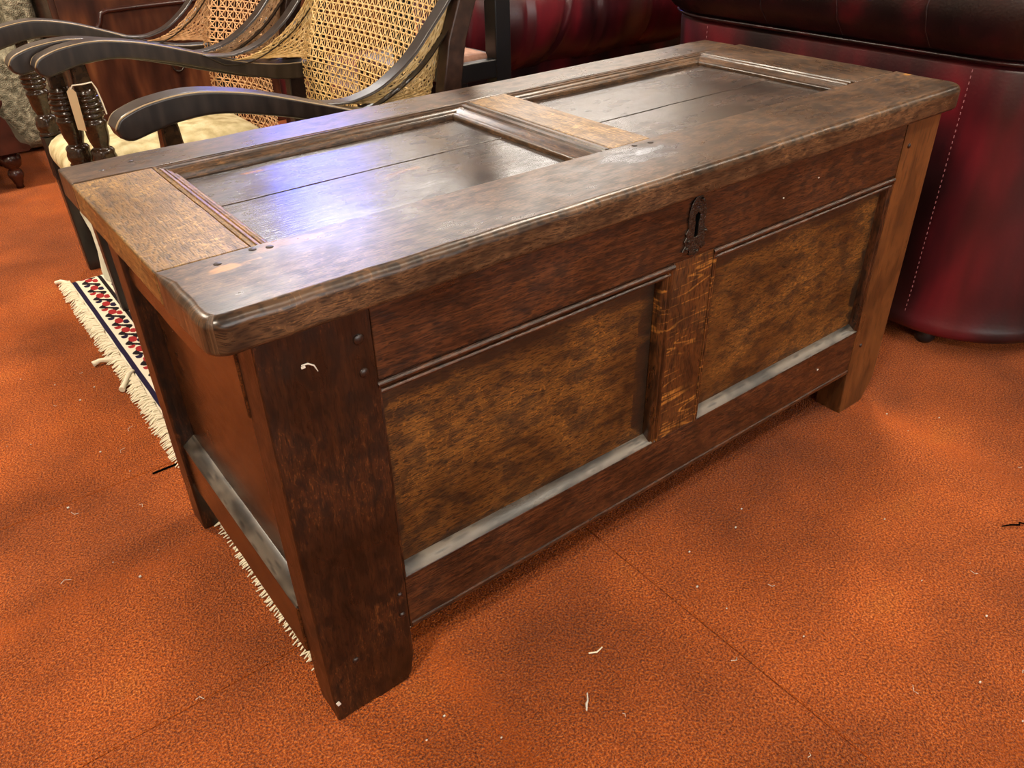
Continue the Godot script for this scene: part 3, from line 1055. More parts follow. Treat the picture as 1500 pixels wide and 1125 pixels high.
# a stepped, hollowed moulding of width w that drops d
func _moulding(w: float, d: float) -> PackedVector2Array:
	var p := PackedVector2Array([Vector2(0, -0.0035), Vector2(w * 0.03, 0.0), Vector2(w * 0.16, 0.0004), Vector2(w * 0.2, -0.0022), Vector2(w * 0.25, -0.0022), Vector2(w * 0.29, -0.0003), Vector2(w * 0.42, -0.0012), Vector2(w * 0.46, -0.004), Vector2(w * 0.5, -0.004), Vector2(w * 0.54, -0.0022), Vector2(w * 0.72, -0.0036), Vector2(w * 0.80, -0.0062), Vector2(w * 0.86, -0.0062), Vector2(w * 0.96, -0.0078), Vector2(w, -0.0105), Vector2(w, -d), Vector2(0, -d)])
	p.reverse()
	return p


# =====================================================================  rug
func build_rug() -> void:
	var t := thing("rug", "white and red patterned wool rug under the oak chest, with a cream fringe", "rug")
	# woven pattern: u runs from the fringe inwards, v along the fringe
	var w := 256
	var h := 1024
	var im := Image.create(w, h, false, Image.FORMAT_RGB8)
	var cream := Color8(216, 206, 184)
	var navy := Color8(36, 30, 52)
	var red := Color8(150, 44, 46)
	var black := Color8(34, 28, 30)
	im.fill(cream)
	var mm := func(x: float) -> int: return int(x / 0.30 * w)
	im.fill_rect(Rect2i(mm.call(0.008), 0, mm.call(0.011), h), navy)
	var cell := 38
	for k in h / cell + 1:
		var y := k * cell
		var u0: int = mm.call(0.026)
		for i in 34:
			for j in cell:
				var a := i / 34.0
				var b := j / float(cell)
				var d1 := absf(a - 0.5 - 0.32 * sin(b * TAU))
				var c2 := Vector2((a - 0.5) * 1.1, b - 0.5).length()
				var col := cream
				if d1 < 0.19:
					col = black
				if c2 < 0.26:
					col = red
				elif Vector2((a - 0.2) * 1.0, b - 0.05).length() < 0.2 or Vector2((a - 0.85), b - 0.75).length() < 0.2:
					col = red if k % 2 == 0 else navy
				if y + j < h:
					im.set_pixel(u0 + i, y + j, col)
	im.fill_rect(Rect2i(mm.call(0.072), 0, mm.call(0.010), h), black)
	for k in h / 60 + 1:
		im.fill_rect(Rect2i(mm.call(0.088), k * 60, mm.call(0.012), 30), navy)
		im.fill_rect(Rect2i(mm.call(0.104), k * 60 + 20, mm.call(0.016), 30), black)
	im.fill_rect(Rect2i(mm.call(0.13), 0, mm.call(0.01), h), navy)
	im.fill_rect(Rect2i(mm.call(0.15), 0, w, h), Color8(118, 34, 36))
	for k in 60:
		im.fill_rect(Rect2i(mm.call(0.155) + rng.randi() % 110, rng.randi() % h, 12, 22), [navy, cream, red][k % 3])
	var rm := plain("rug_wool", Color.WHITE, 0.95, 0.2)
	rm.albedo_texture = ImageTexture.create_from_image(im)
	var p := MB.new()
	p.uvs = Vector2(1, 1)
	var n := FastNoiseLite.new()
	n.frequency = 3.0
	var rows := []
	var uvr := []
	for i in 60:
		var z := lerpf(-1.648, -0.075, i / 59.0)
		var row := PackedVector3Array()
		var ur := []
		var edge := n.get_noise_1d(z * 3.0) * 0.006
		for k in 24:
			var x := lerpf(-0.564 + edge, 0.43, pow(k / 23.0, 1.5))
			var y := 0.007 + n.get_noise_2d(x * 3.0, z * 3.0) * 0.002
			if k == 0 or i == 0 or i == 59 or k == 23:
				y = 0.0006
			row.append(Vector3(x, y, z))
			ur.append(Vector2((x + 0.564) / 0.30 if x < -0.27 else 0.95 - 0.0, (z + 1.648) / 1.573))
		rows.append(row)
		uvr.append(ur)
	p.grid(rows, uvr, false)
	for i in p.n.size():
		if p.n[i].y < 0:
			p.n[i] = -p.n[i]
	var fix := MB.new()
	fix.v = p.v
	fix.n = p.n
	fix.t = p.t
	for k in range(0, p.ix.size(), 3):
		fix.tri(p.ix[k], p.ix[k + 1], p.ix[k + 2])
	part("pile", fix, rm, t)
	# fringe: hundreds of short wool strands in one part
	var fr := MB.new()
	var z := -1.648
	while z < -0.09:
		var x0 := -0.562 + n.get_noise_1d(z * 3.0) * 0.006
		for q in 2:
			var l := 0.020 + rng.randf() * 0.014
			var dz := rng.randf_range(-0.010, 0.012)
			var yy := 0.004 + rng.randf() * 0.004
			fr.tube(PackedVector3Array([Vector3(x0, yy, z), Vector3(x0 - l * 0.5, yy + 0.002, z + dz * 0.4), Vector3(x0 - l, 0.0025, z + dz)]), [0.0022, 0.0019, 0.001], 5)
		z += 0.0042
	var fo := part("fringe", fr, M.fringe, t)
	fo.set_meta("kind", "stuff")
	# three longer knotted tassels
	for s in [[[-0.571, -1.135], [-0.592, -1.143], [-0.606, -1.150], [-0.622, -1.148]], [[-0.560, -1.06], [-0.572, -1.045], [-0.588, -1.015], [-0.600, -0.998]], [[-0.566, -1.64], [-0.580, -1.652], [-0.592, -1.660]]]:
		var pts := PackedVector3Array()
		for k in s.size():
			pts.append(Vector3(s[k][0], 0.010 if k > 0 and k < s.size() - 1 else 0.007, s[k][1]))
		m_tassel(pts, t)


func m_tassel(pts: PackedVector3Array, t: Node3D) -> void:
	var m := MB.new()
	m.tube(pts, [0.005, 0.006, 0.005, 0.007], 8)
	part("tassel", m, M.fringe, t)


# =====================================================================  cane armchairs
func build_chairs() -> void:
	make_chair("ebonised armchair with golden cane back, nearer of the pair behind the chest", -0.731, -1.322, 0.0, 1.0, M.cane, M.ebony)
	make_chair("ebonised armchair with reddish cane back and cream seat, further of the pair behind the chest", -1.385, -1.717, -0.038, 0.87, M.cane_pink, M.ebony)
	# price tag hung on the nearer chair's far front support
	var t := thing("price_tag", "small buff card price tag tied with white string round a turned chair support", "tag")
	var m := MB.new()
	m.slab(PackedVector2Array([Vector2(-0.011, -0.085), Vector2(0.006, -0.088), Vector2(0.009, -0.008), Vector2(0.0, 0.004), Vector2(-0.010, -0.006)]), PackedFloat32Array(), Vector3(-0.470, 0.553, -1.30), Vector3(0.8, 0, 0.6), Vector3.UP, Vector3(-0.6, 0, 0.8), -0.0006, 0.0006, 0.0002, 0.0002)
	part("card", m, M.paper, t)
	m = MB.new()
	m.tube(PackedVector3Array([Vector3(-0.470, 0.552, -1.299), Vector3(-0.466, 0.560, -1.294), Vector3(-0.448, 0.560, -1.290), Vector3(-0.428, 0.561, -1.292), Vector3(-0.421, 0.545, -1.30), Vector3(-0.416, 0.515, -1.305), Vector3(-0.414, 0.49, -1.306)]), [0.0016], 6)
	part("string", m, M.string, t)


func make_chair(label: String, zn: float, zf: float, dx: float, fk: float, cane: Material, wood: Material) -> void:
	var t := thing("cane_armchair", label, "chair")
	var X := Vector3.RIGHT
	var Y := Vector3.UP
	var Z := Vector3(0, 0, 1)
	var top := [Vector2(-0.523, 0.603), Vector2(-0.513, 0.617), Vector2(-0.490, 0.627), Vector2(-0.461, 0.634), Vector2(-0.411, 0.6385), Vector2(-0.36, 0.634), Vector2(-0.283, 0.617), Vector2(-0.17, 0.580), Vector2(-0.10, 0.557), Vector2(-0.014, 0.539), Vector2(0.069, 0.5335)]
	var bot := [Vector2(0.071, 0.4935), Vector2(-0.014, 0.502), Vector2(-0.101, 0.5262), Vector2(-0.214, 0.5615), Vector2(-0.262, 0.5756), Vector2(-0.33, 0.592), Vector2(-0.377, 0.598), Vector2(-0.43, 0.595), Vector2(-0.47, 0.587), Vector2(-0.502, 0.580), Vector2(-0.519, 0.588)]
	for side in 2:
		var zc := zf if side else zn
		var k := fk if side else 1.0
		var f := func(p: Vector2) -> Vector2: return Vector2((-0.44 + (p.x + 0.44) * (k if p.x > -0.44 else 1.0)) + dx, p.y)
		# arm
		var o := PackedVector2Array()
		for p in smooth_path(top, 5):
			o.append(f.call(p))
		for p in smooth_path(bot, 4):
			o.append(f.call(p))
		var m := MB.new()
		m.slab(o, PackedFloat32Array(), Vector3.ZERO, X, Y, Z, zc - 0.024, zc + 0.024, 0.005, 0.005)
		part("arm", m, wood, t)
		# paint worn back to pale wood along the two upper edges
		m = MB.new()
		for e in [-1.0, 1.0]:
			var wp := PackedVector3Array()
			for p in smooth_path(top, 4):
				var q: Vector2 = f.call(p)
				wp.append(Vector3(q.x, q.y - 0.0022, zc + e * 0.0218))
			wp.remove_at(wp.size() - 1)
			m.tube(wp, [0.0004, 0.0012, 0.0016, 0.0016, 0.0016, 0.0016, 0.0016, 0.0015], 8)
		part("worn_edge", m, M.worn, t, "pale worn edge of the arm")
		# turned support and leg
		var C := Vector3(-0.4405 + dx, 0, zc)
		var sp := MB.new()
		sp.shaft(C, 0.545, 0.0165, 0.600, 0.0135)
		var prof := [[0.012, 0.547], [0.019, 0.545]]
		for r in 5:
			var y := 0.541 - r * 0.0115
			var rr: float = [0.022, 0.0265, 0.029, 0.029, 0.026][r]
			prof.append_array([[rr - 0.004, y], [rr, y - 0.003], [rr, y - 0.007], [rr - 0.004, y - 0.0105]])
		prof.append_array([[0.020, 0.481], [0.025, 0.478], [0.0265, 0.473], [0.0255, 0.468], [0.0235, 0.462], [0.0235, 0.45], [0.0215, 0.437], [0.0175, 0.425], [0.0165, 0.419], [0.022, 0.417], [0.0255, 0.412], [0.0245, 0.406], [0.027, 0.397], [0.0265, 0.388], [0.022, 0.380], [0.026, 0.376], [0.026, 0.371], [0.016, 0.366]])
		sp.lathe(prof, C, 20)
		part("arm_support", sp, M.turned, t)
		var lg := MB.new()
		lg.shaft(C, 0.0, 0.0165, 0.27, 0.0205)
		lg.shaft(C, 0.262, 0.0235, 0.368, 0.0235)
		part("leg", lg, wood, t)
		# swept front rail of the wing
		var inn := [Vector2(-0.185, 0.581), Vector2(-0.13, 0.574), Vector2(-0.096, 0.576), Vector2(-0.044, 0.5905), Vector2(0.019, 0.6285), Vector2(0.069, 0.676), Vector2(0.118, 0.728), Vector2(0.165, 0.80), Vector2(0.195, 0.90)]
		var out := [Vector2(0.228, 0.89), Vector2(0.195, 0.79), Vector2(0.146, 0.71), Vector2(0.095, 0.652), Vector2(0.04, 0.603), Vector2(-0.03, 0.565), Vector2(-0.09, 0.548), Vector2(-0.14, 0.552)]
		var ro := PackedVector2Array()
		for p in smooth_path(inn, 4):
			ro.append(f.call(p))
		for p in smooth_path(out, 4):
			ro.append(f.call(p))
		m = MB.new()
		var zi := zc + (0.012 if side else -0.012)
		m.slab(ro, PackedFloat32Array(), Vector3.ZERO, X, Y, Z, zi - 0.018, zi + 0.018, 0.004, 0.004)
		part("wing_rail", m, wood, t)
		# back post
		m = MB.new()
		var bo := PackedVector2Array([Vector2(0.080, 0.0), Vector2(0.118, 0.0), Vector2(0.116, 0.35), Vector2(0.121, 0.56), Vector2(0.138, 0.645), Vector2(0.24, 0.90), Vector2(0.20, 0.90), Vector2(0.098, 0.65), Vector2(0.080, 0.56), Vector2(0.074, 0.35)])
		var bp := PackedVector2Array()
		for p in bo:
			bp.append(f.call(p))
		m.slab(bp, PackedFloat32Array(), Vector3.ZERO, X, Y, Z, zc - 0.016, zc + 0.016, 0.003, 0.003)
		part("back_post", m, M.brown if not side else wood, t)
	# top rail of the back and seat frame
	var m2 := MB.new()
	m2.rbox(Vector3(0.215 + dx, 0.90, (zn + zf) / 2), Vector3(0.03, 0.045, zn - zf), 0.006, 2)
	part("back_rail", m2, wood, t)
	m2 = MB.new()
	m2.rbox(Vector3(-0.18 + dx, 0.275, (zn + zf) / 2), Vector3(0.53, 0.06, zn - zf - 0.05), 0.006, 0)
	part("seat_frame", m2, wood, t)
	# caning of the back between the posts, and of the two wings
	var zl := zf + 0.026
	var zr := zn - 0.026
	var xb := func(y: float, k: float) -> float:
		var x := 0.050 + maxf(y - 0.545, 0.0) * 0.36 - 0.02 * (0.545 - minf(y, 0.545))
		return (-0.44 + (x + 0.44) * k) + dx
	var back := func(u: float, v: float) -> Vector3:
		var y := 0.31 + v * 0.575
		var k := lerpf(fk, 1.0, u)
		return Vector3(xb.call(y, k) + 0.022 * sin(u * PI), y, lerpf(zl, zr, u))
	var cb := MB.new()
	weave(cb, back, maxi(int((zr - zl) / 0.0255), 8), 23, 0)
	var co := part("cane_back", cb, cane, t)
	co.set_meta("kind", "stuff")
	var mid := smooth_path([Vector2(-0.115, 0.562), Vector2(-0.076, 0.5655), Vector2(-0.022, 0.586), Vector2(0.042, 0.628), Vector2(0.0924, 0.681), Vector2(0.14, 0.745), Vector2(0.18, 0.81), Vector2(0.21, 0.88)], 4)
	for side in 2:
		var zc := zf if side else zn
		var k := fk if side else 1.0
		# from the swept rail (u = 0) to the post (u = 1)
		var wing := func(u: float, v: float) -> Vector3:
			var y0 := 0.578 + v * 0.30
			var li := v * (mid.size() - 1)
			var pm: Vector2 = mid[int(minf(li, mid.size() - 2))].lerp(mid[int(minf(li, mid.size() - 2)) + 1], li - int(minf(li, mid.size() - 2)))
			var y1: float = lerpf(0.537, pm.y, 0.25 + 0.75 * v)
			var x1 := 0.072 + maxf(y1 - 0.545, 0.0) * 0.36
			var x := lerpf(pm.x, x1, u)
			return Vector3((-0.44 + (x + 0.44) * k) + dx, lerpf(pm.y, y1, u) - 0.0 * y0, zc + (0.026 if side else -0.026) - 0.008 * sin(u * PI) * (1 if side else -1))
		var wb := MB.new()
		weave(wb, wing, 7, 13, 1)
		var wo := part("cane_wing", wb, cane, t)
		wo.set_meta("kind", "stuff")
	# seat cushion
	var cm := MB.new()
	var cx := -0.227 + dx
	var hw := (zn - zf) / 2 + (0.012 if fk < 1.0 else -0.03)
	var rows := []
	var uvr := []
	var segs := 40
	for i in 17:
		var a := -PI / 2 + PI * i / 16.0
		var row := PackedVector3Array()
		var ur := []
		for j in segs + 1:
			var b := TAU * j / segs
			var cc := cos(b)
			var ss := sin(b)
			var e := 0.32
			var px := signf(cc) * pow(absf(cc), e)
			var pz := signf(ss) * pow(absf(ss), e)
			var rr := pow(cos(a), 0.5)
			row.append(Vector3(cx + px * 0.24 * (0.9 + 0.1 * rr) * rr, 0.338 + 0.055 * signf(sin(a)) * pow(absf(sin(a)), 0.8), (zn + zf) / 2 + pz * hw * rr))
			ur.append(Vector2(px * 0.3, pz * 0.3))
		rows.append(row)
		uvr.append(ur)
	cm.grid(rows, uvr, false, true)
	part("seat_cushion", cm, M.cushion, t)
	if fk < 1.0:
		# loose pale cloth hanging below the seat between the front legs
		var vm := MB.new()
		rows = []
		uvr = []
		for i in 12:
			var u := i / 11.0
			var z := lerpf(zf + 0.022, zn - 0.02, u)
			var yb := lerpf(0.165, 0.012, clampf(u * 3.4, 0.0, 1.0))
			var row := PackedVector3Array()
			var ur := []
			for j in 10:
				var v := j / 9.0
				var y := lerpf(0.30, yb, v)
				row.append(Vector3(-0.455 + dx * 0.0 - 0.02 * v * v + 0.008 * sin(u * 14.0) * v, y, z))
				ur.append(Vector2(u * 0.3, v * 0.3))
			rows.append(row)
			uvr.append(ur)
		# two sides, 4 mm apart, so that the cloth has a thickness
		vm.grid(rows, uvr, false)
		var rows2 := []
		for r in rows:
			var q := PackedVector3Array()
			for p in r:
				q.append(p + Vector3(0.004, 0, 0))
			rows2.append(q)
		vm.grid(rows2, uvr, true)
		part("valance", vm, M.cloth, t, "loose pale cloth hanging below the seat")


# six-way caning over a surface f(u, v): pairs of upright and level strands, single diagonals
func weave(mb: MB, f: Callable, nu: int, nv: int, kind: int) -> void:
	var g := func(u: float, v: float, lift: float) -> Array:
		var p: Vector3 = f.call(clampf(u, 0, 1), clampf(v, 0, 1))
		var e := 0.01
		var a: Vector3 = f.call(minf(u + e, 1.0), v) - f.call(maxf(u - e, 0.0), v)
		var b: Vector3 = f.call(u, minf(v + e, 1.0)) - f.call(u, maxf(v - e, 0.0))
		var n := a.cross(b).normalized()
		return [p + n * lift, n]
	var line := func(u0: float, v0: float, u1: float, v1: float, w: float, lift: float, s: int) -> void:
		var pp := PackedVector3Array()
		var nn := PackedVector3Array()
		for i in s + 1:
			var r: Array = g.call(lerpf(u0, u1, i / float(s)), lerpf(v0, v1, i / float(s)), lift)
			pp.append(r[0])
			nn.append(r[1])
		mb.strip(pp, nn, w, 0.0011)
	var d := 0.17
	for i in nu:
		for s in [-1.0, 1.0]:
			line.call((i + 0.5 + s * d) / nu, 0.0, (i + 0.5 + s * d) / nu, 1.0, 0.0030, 0.0, 14)
	for k in nv:
		for s in [-1.0, 1.0]:
			line.call(0.0, (k + 0.5 + s * d) / nv, 1.0, (k + 0.5 + s * d) / nv, 0.0030, 0.0008, 8)
	for dgn: float in [1.0, -1.0]:
		for i in range(-nv, nu + nv):
			# through (i, 0) with slope dgn in cells
			var u0 := float(i)
			var u1 := u0 + dgn * nv
			var t0 := 0.0
			var t1 := 1.0
			var lo := 0.0
			var hi := float(nu)
			var den := u1 - u0
			var ta := (lo - u0) / den
			var tb := (hi - u0) / den
			t0 = maxf(t0, minf(ta, tb))
			t1 = minf(t1, maxf(ta, tb))
			if t1 - t0 < 0.01:
				continue
			line.call((u0 + den * t0) / nu, t0, (u0 + den * t1) / nu, t1, 0.0036, 0.0016, maxi(2, int(12 * (t1 - t0))))


# =====================================================================  red leather
func build_red_sofa() -> void:
	var t := thing("leather_sofa", "oxblood leather sofa with rolled arm and rounded corner at the far end of the chest", "sofa")
	# footprint path: from behind, along the side that faces the chest, round the front corner
	var path := []   # [position, outward normal]
	var r := 0.22
	for k in 4:
		path.append([Vector2(1.75 - k * 0.22, -0.95), Vector2(0, -1)])
	for k in 9:
		var a := -PI / 2 - PI / 2 * k / 8.0
		path.append([Vector2(0.86 + r + r * cos(a), -0.73 + r * sin(a)), Vector2(cos(a), sin(a))])
	for k in range(1, 12):
		path.append([Vector2(0.86, lerpf(-0.73, -0.085, k / 12.0)), Vector2(-1, 0)])
	for k in 13:
		var a := PI - PI / 2 * k / 12.0
		path.append([Vector2(0.86 + r + r * cos(a), -0.085 + r * sin(a)), Vector2(cos(a), sin(a))])
	for k in range(1, 5):
		path.append([Vector2(0.86 + r + 0.16 * k, -0.085 + r), Vector2(0, 1)])
	var sweep := func(prof: Array, seam: float) -> MB:
		var mb := MB.new()
		var rows := []
		var uvr := []
		for i in path.size():
			var row := PackedVector3Array()
			var ur := []
			for p in prof:
				var q: Vector2 = path[i][0] + path[i][1] * p[0]
				row.append(Vector3(q.x, p[1], q.y))
				ur.append(Vector2(i * 0.05, p[1]))
			rows.append(row)
			uvr.append(ur)
		mb.grid(rows, uvr, false)
		return mb
	var b: MB = sweep.call([[-0.05, 0.036], [-0.004, 0.034], [0.010, 0.040], [0.014, 0.052], [0.010, 0.066], [0.004, 0.085], [0.0, 0.13], [-0.006, 0.30], [-0.008, 0.5], [-0.004, 0.585], [-0.03, 0.603]], 0.0)
	part("body", b, M.leather, t)
	b = sweep.call([[-0.03, 0.600], [-0.004, 0.604], [0.022, 0.618], [0.046, 0.65], [0.056, 0.69], [0.050, 0.73], [0.026, 0.765], [-0.02, 0.79], [-0.08, 0.795], [-0.14, 0.77], [-0.17, 0.72], [-0.175, 0.60], [-0.18, 0.40]], 0.0)
	part("rolled_arm", b, M.leather_dark, t, "dark antiqued leather roll")
	# welt with worn nail trim under the roll
	var pts := PackedVector3Array()
	for q in path:
		pts.append(Vector3(q[0].x + q[1].x * 0.0, 0.6025, q[0].y + q[1].y * 0.0) + Vector3(q[1].x, 0, q[1].y) * 0.004)
	b = MB.new()
	b.tube(pts, [0.0045], 8)
	part("welt", b, M.leather_dark, t)
	# seat block within
	b = MB.new()
	b.rbox(Vector3(1.5, 0.24, -0.4), Vector3(0.9, 0.38, 0.95), 0.04)
	part("seat", b, M.leather, t)
	# stitched seams: rows of short stitches
	for s in [[0.8535, -0.085, 0.0], [0.8535, -0.73, 0.0]]:
		var st := MB.new()
		for k in 46:
			var y := 0.08 + k * 0.0112
			var x: float = s[0] + (0.0 if y > 0.13 else (0.13 - y) * -0.06)
			st.rbox(Vector3(x - 0.0006, y, s[1]), Vector3(0.0016, 0.0055, 0.0016), 0.0006, 1)
		part("stitching", st, M.stitch, t).set_meta("kind", "stuff")
	# vertical pleats in the roll
	for z in [-0.55, -0.36, -0.17]:
		var pl := MB.new()
		pl.tube(PackedVector3Array([Vector3(0.84, 0.616, z), Vector3(0.815, 0.648, z - 0.004), Vector3(0.8035, 0.69, z - 0.006), Vector3(0.811, 0.732, z - 0.004), Vector3(0.836, 0.766, z)]), [0.0012, 0.0018, 0.002, 0.0018, 0.0012], 8)
		part("pleat", pl, M.leather_dark, t)
	# small black castors
	for s in [[0.90, -0.05], [0.91, -0.78], [1.3, 0.06]]:
		var ft := MB.new()
		ft.lathe([[0.001, 0.0], [0.016, 0.0], [0.021, 0.008], [0.022, 0.018], [0.018, 0.028], [0.016, 0.042]], Vector3(s[0], 0, s[1]), 16)
		part("foot", ft, M.blackpaint, t)


func build_red_roll_sofa() -> void:
	var t := thing("leather_sofa", "red leather sofa with a pleated rolled back, standing behind the black framed stool", "sofa")
	var rows := []
	var uvr := []
	var pleats := [0.16, 0.44, 0.635, 0.76, 0.90, 1.14]
	for i in 141:
		var x := lerpf(0.30, 1.95, i / 140.0)
		var row := PackedVector3Array()
		var ur := []
		for j in 25:
			var a := lerpf(-2.2, 2.4, j / 24.0)   # angle from straight towards the chest
			var d := 0.0
			for k in pleats.size():
				var px: float = pleats[k] + (0.05 * sin(a + 0.4) if k == 3 else 0.008 * sin(a * 2.0 + k))
				d -= 0.010 * exp(-pow((x - px) / 0.007, 2.0)) * clampf(cos((a - 0.3) * 0.7), 0.0, 1.0)
				d += 0.004 * exp(-pow((x - px - 0.014) / 0.008, 2.0))
			d += 0.012 * sin(x * 21.0)* clampf(cos((a - 0.2) * 0.8), 0.0, 1.0)
			var rr := 0.15 + d
			row.append(Vector3(x, 0.575 + rr * sin(a), -1.31 + rr * cos(a)))
			ur.append(Vector2(x, a * 0.15))
		rows.append(row)
		uvr.append(ur)
	var m := MB.new()
	m.grid(rows, uvr, true)
	part("rolled_back", m, M.leather_roll if M.has("leather_roll") else M.leather, t)
	m = MB.new()
	m.rbox(Vector3(1.12, 0.26, -1.42), Vector3(1.62, 0.44, 0.26), 0.03, 0)
	part("body", m, M.leather, t)
	m = MB.new()
	m.rbox(Vector3(1.12, 0.2, -1.85), Vector3(1.62, 0.34, 0.6), 0.04, 0)
	part("seat", m, M.leather, t)
	for x in [0.38, 1.85]:
		for z in [-1.34, -2.1]:
			m = MB.new()
			m.lathe([[0.001, 0.0], [0.018, 0.0], [0.024, 0.015], [0.02, 0.055]], Vector3(x, 0, z), 14)
			part("foot", m, M.blackpaint, t)


func build_stool() -> void:
	var t := thing("stool", "black painted stool frame with a pinkish padded seat beside the golden cane chair", "stool")
	var xs := [0.212, 0.349]
	var zs := [-0.90, -1.08]
	var m: MB
	for i in 2:
		for k in 2:
			m = MB.new()
			m.rbox(Vector3(xs[i], 0.36, zs[k]), Vector3(0.042, 0.72, 0.042), 0.003, 1)
			part("post", m, M.blackpaint, t)
	for k in 2:
		m = MB.new()
		m.rbox(Vector3(0.2805, 0.542, zs[k] + (0.008 if k == 0 else 0.0)), Vector3(0.097, 0.040, 0.024), 0.003, 0)
		part("rail", m, M.blackpaint, t)
		m = MB.new()
		m.rbox(Vector3(0.2805, 0.30, zs[k]), Vector3(0.097, 0.026, 0.02), 0.003, 0)
		part("stretcher", m, M.blackpaint, t)
	for i in 2:
		m = MB.new()
		m.rbox(Vector3(xs[i], 0.542, -0.99), Vector3(0.024, 0.040, 0.138), 0.003, 2)
		part("rail", m, M.blackpaint, t)
	m = MB.new()
	m.rbox(Vector3(0.2805, 0.558, -0.99), Vector3(0.11, 0.024, 0.152), 0.008, 0)
	part("seat_pad", m, M.pink, t)
	for k in 6:
		m = MB.new()
		m.lathe([[0.005, 0.0], [0.004, 0.002], [0.0001, 0.003]], Vector3(0.238 + k * 0.017, 0.570, -1.056), 8)
		part("nail", m, M.blackpaint, t)


# =====================================================================  background furniture
func build_cabinet() -> void:
	var t := thing("mahogany_cabinet", "tall red-brown mahogany cabinet with a moulded panel door behind the cane armchairs", "cabinet")
	var m := MB.new()
	m.rbox(Vector3(0.50, 0.62, -3.04), Vector3(1.42, 1.20, 0.46), 0.006, 1)
	part("body", m, M.mahogany, t)
	m = MB.new()
	m.rbox(Vector3(0.50, 0.035, -3.03), Vector3(1.44, 0.07, 0.48), 0.006, 0)
	part("plinth", m, M.mahogany_dark, t)
	# raised moulding round the door panel with hollowed corners
	var d := MB.new()
	d.rbox(Vector3(0.31, 0.40, -2.803), Vector3(1.0, 0.62, 0.012), 0.004, 1)
	var door := part("door", d, M.mahogany, t)
	var mo := MB.new()
	mo.tube(PackedVector3Array([Vector3(-0.165, 0.13, -2.795), Vector3(-0.165, 0.34, -2.795), Vector3(-0.155, 0.402, -2.795), Vector3(-0.115, 0.425, -2.795), Vector3(-0.078, 0.442, -2.795), Vector3(-0.062, 0.462, -2.795), Vector3(-0.050, 0.492, -2.795), Vector3(-0.03, 0.50, -2.795), Vector3(0.1, 0.502, -2.795), Vector3(0.4, 0.502, -2.795), Vector3(0.75, 0.50, -2.795)]), [0.009], 10)
	part("panel_moulding", mo, M.mahogany_dark, door)
	var rg := MB.new()
	var pts := PackedVector3Array()
	for k in 17:
		var a := TAU * k / 16.0
		pts.append(Vector3(0.178 + 0.022 * cos(a), 0.282 + 0.022 * sin(a), -2.790))
	rg.tube(pts, [0.0035], 8)
	part("ring_handle", rg, M.iron, door)
	# low piece of furniture at the frame's edge
	var p := thing("mahogany_pedestal", "low mahogany pedestal with flared base and turned bun feet at the left edge", "furniture")
	var prof := PackedVector2Array([Vector2(0.0, 0.13), Vector2(0.215, 0.13), Vector2(0.222, 0.138), Vector2(0.222, 0.148), Vector2(0.21, 0.155), Vector2(0.196, 0.162), Vector2(0.188, 0.18), Vector2(0.184, 0.21), Vector2(0.176, 0.24), Vector2(0.160, 0.262), Vector2(0.166, 0.270), Vector2(0.184, 0.288), Vector2(0.186, 0.30), Vector2(0.174, 0.305), Vector2(0.14, 0.312), Vector2(0.0, 0.312)])
	m = MB.new()
	m.extrude(prof, Vector3(-0.665, 0.0, -2.98), Vector3(0, 0, 1), Vector3.RIGHT, Vector3.UP, 0.43, Vector2.ZERO, 1, true, true)
	var prof2 := PackedVector2Array()
	for q in prof:
		prof2.append(Vector2(-q.x, q.y))
	m.extrude(_rev(prof2), Vector3(-0.665, 0.0, -2.98), Vector3(0, 0, 1), Vector3.RIGHT, Vector3.UP, 0.43, Vector2.ZERO, 1, true, true)
	part("body", m, M.mahogany_dark, p)
	for x in [-0.80, -0.510]:
		for z in [-2.60, -2.92]:
			m = MB.new()
			m.lathe([[0.001, 0.0], [0.013, 0.0], [0.012, 0.012], [0.016, 0.018], [0.019, 0.03], [0.024, 0.04], [0.026, 0.05], [0.022, 0.06], [0.016, 0.068], [0.028, 0.078], [0.034, 0.095], [0.032, 0.112], [0.02, 0.125], [0.02, 0.132]], Vector3(x, 0, z), 18)
			part("foot", m, M.mahogany_dark, p)


func build_background_seats() -> void:
	var t := thing("upholstered_armchair", "faded grey floral upholstered armchair beside the mahogany cabinet", "armchair")
	var m := MB.new()
	m.rbox(Vector3(-0.62, 0.20, -3.28), Vector3(0.80, 0.38, 0.56), 0.05, 0)
	part("seat_base", m, M.grey_fabric, t)
	m = MB.new()
	m.rbox(Vector3(-0.66, 0.60, -3.36), Vector3(0.66, 0.40, 0.3), 0.07, 0)
	part("back", m, M.grey_fabric, t)
	m = MB.new()
	m.rbox(Vector3(-0.275, 0.44, -3.28), Vector3(0.11, 0.5, 0.5), 0.035, 1)
	part("arm", m, M.grey_fabric, t)


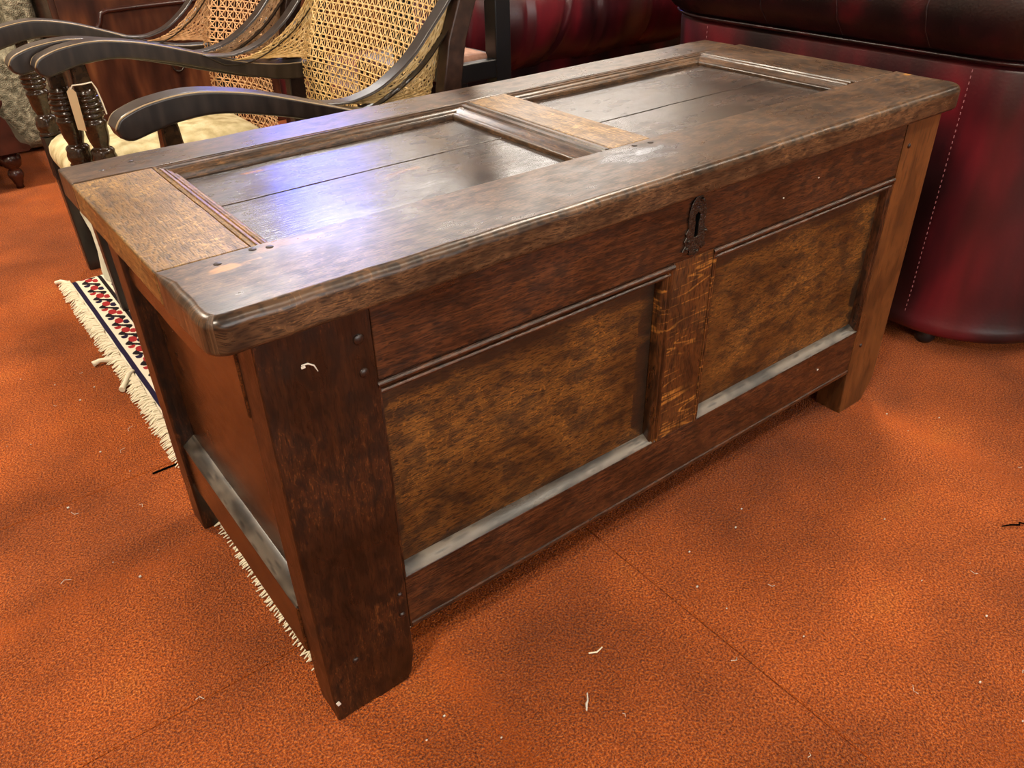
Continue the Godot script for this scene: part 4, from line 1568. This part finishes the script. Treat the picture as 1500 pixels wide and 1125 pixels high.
# =====================================================================  bits on the carpet
func build_litter() -> void:
	var m := MB.new()
	m.tube(PackedVector3Array([Vector3(-0.274, 0.003, 0.122), Vector3(-0.264, 0.0035, 0.128), Vector3(-0.252, 0.003, 0.126)]), [0.0012, 0.0013, 0.0009], 6)
	solo("splinter", m, M.fringe, "pale straw-like splinter lying on the orange carpet in front of the chest", "splinter")
	m = MB.new()
	m.tube(PackedVector3Array([Vector3(-0.337, 0.003, 0.188), Vector3(-0.331, 0.005, 0.181), Vector3(-0.326, 0.004, 0.178), Vector3(-0.320, 0.006, 0.170)]), [0.001, 0.0018, 0.0012, 0.0008], 6)
	solo("fluff", m, M.chip, "small grey twist of fluff on the carpet below the pale splinter", "fluff")
	m = MB.new()
	m.tube(PackedVector3Array([Vector3(0.425, 0.003, 0.355), Vector3(0.437, 0.004, 0.362), Vector3(0.448, 0.005, 0.372), Vector3(0.455, 0.003, 0.368), Vector3(0.462, 0.004, 0.380)]), [0.001, 0.0014, 0.0016, 0.0013, 0.001], 6)
	solo("wire_scrap", m, M.black, "short black bent scrap of wire on the carpet at the right edge", "scrap")
	m = MB.new()
	m.rbox(Vector3(-0.612, 0.0015, -0.676), Vector3(0.045, 0.003, 0.004), 0.001, 0)  # black strip stands in for the shadowed gap of the open carpet seam
	var o := solo("splinter", m, M.black, "black strip put in for the shaded open carpet seam by the chest's rear foot", "splinter")
	# scattered lint
	var l := MB.new()
	var r := RandomNumberGenerator.new()
	r.seed = 99
	for k in 240:
		var x := r.randf_range(-1.1, 1.3)
		var z := r.randf_range(-1.2, 0.75)
		if x > -0.66 and x < 0.66 and z > -0.6 and z < 0.03 or x > 0.8:
			continue
		var s := r.randf_range(0.0009, 0.0027)
		if k % 3 == 0:
			var a := r.randf() * TAU
			var p := Vector3(x, 0.0025, z)
			l.tube(PackedVector3Array([p, p + Vector3(cos(a), 0.15, sin(a)) * s * 3.0, p + Vector3(cos(a + 0.7), 0.1, sin(a + 0.7)) * s * 6.0]), [0.0004], 5)
		else:
			l.rbox(Vector3(x, 0.0022, z), Vector3(s * 1.5, s, s), s * 0.3)
	var lo := solo("lint", l, M.chip, "scattered specks of pale lint on the orange carpet", "lint")
	lo.set_meta("kind", "stuff")
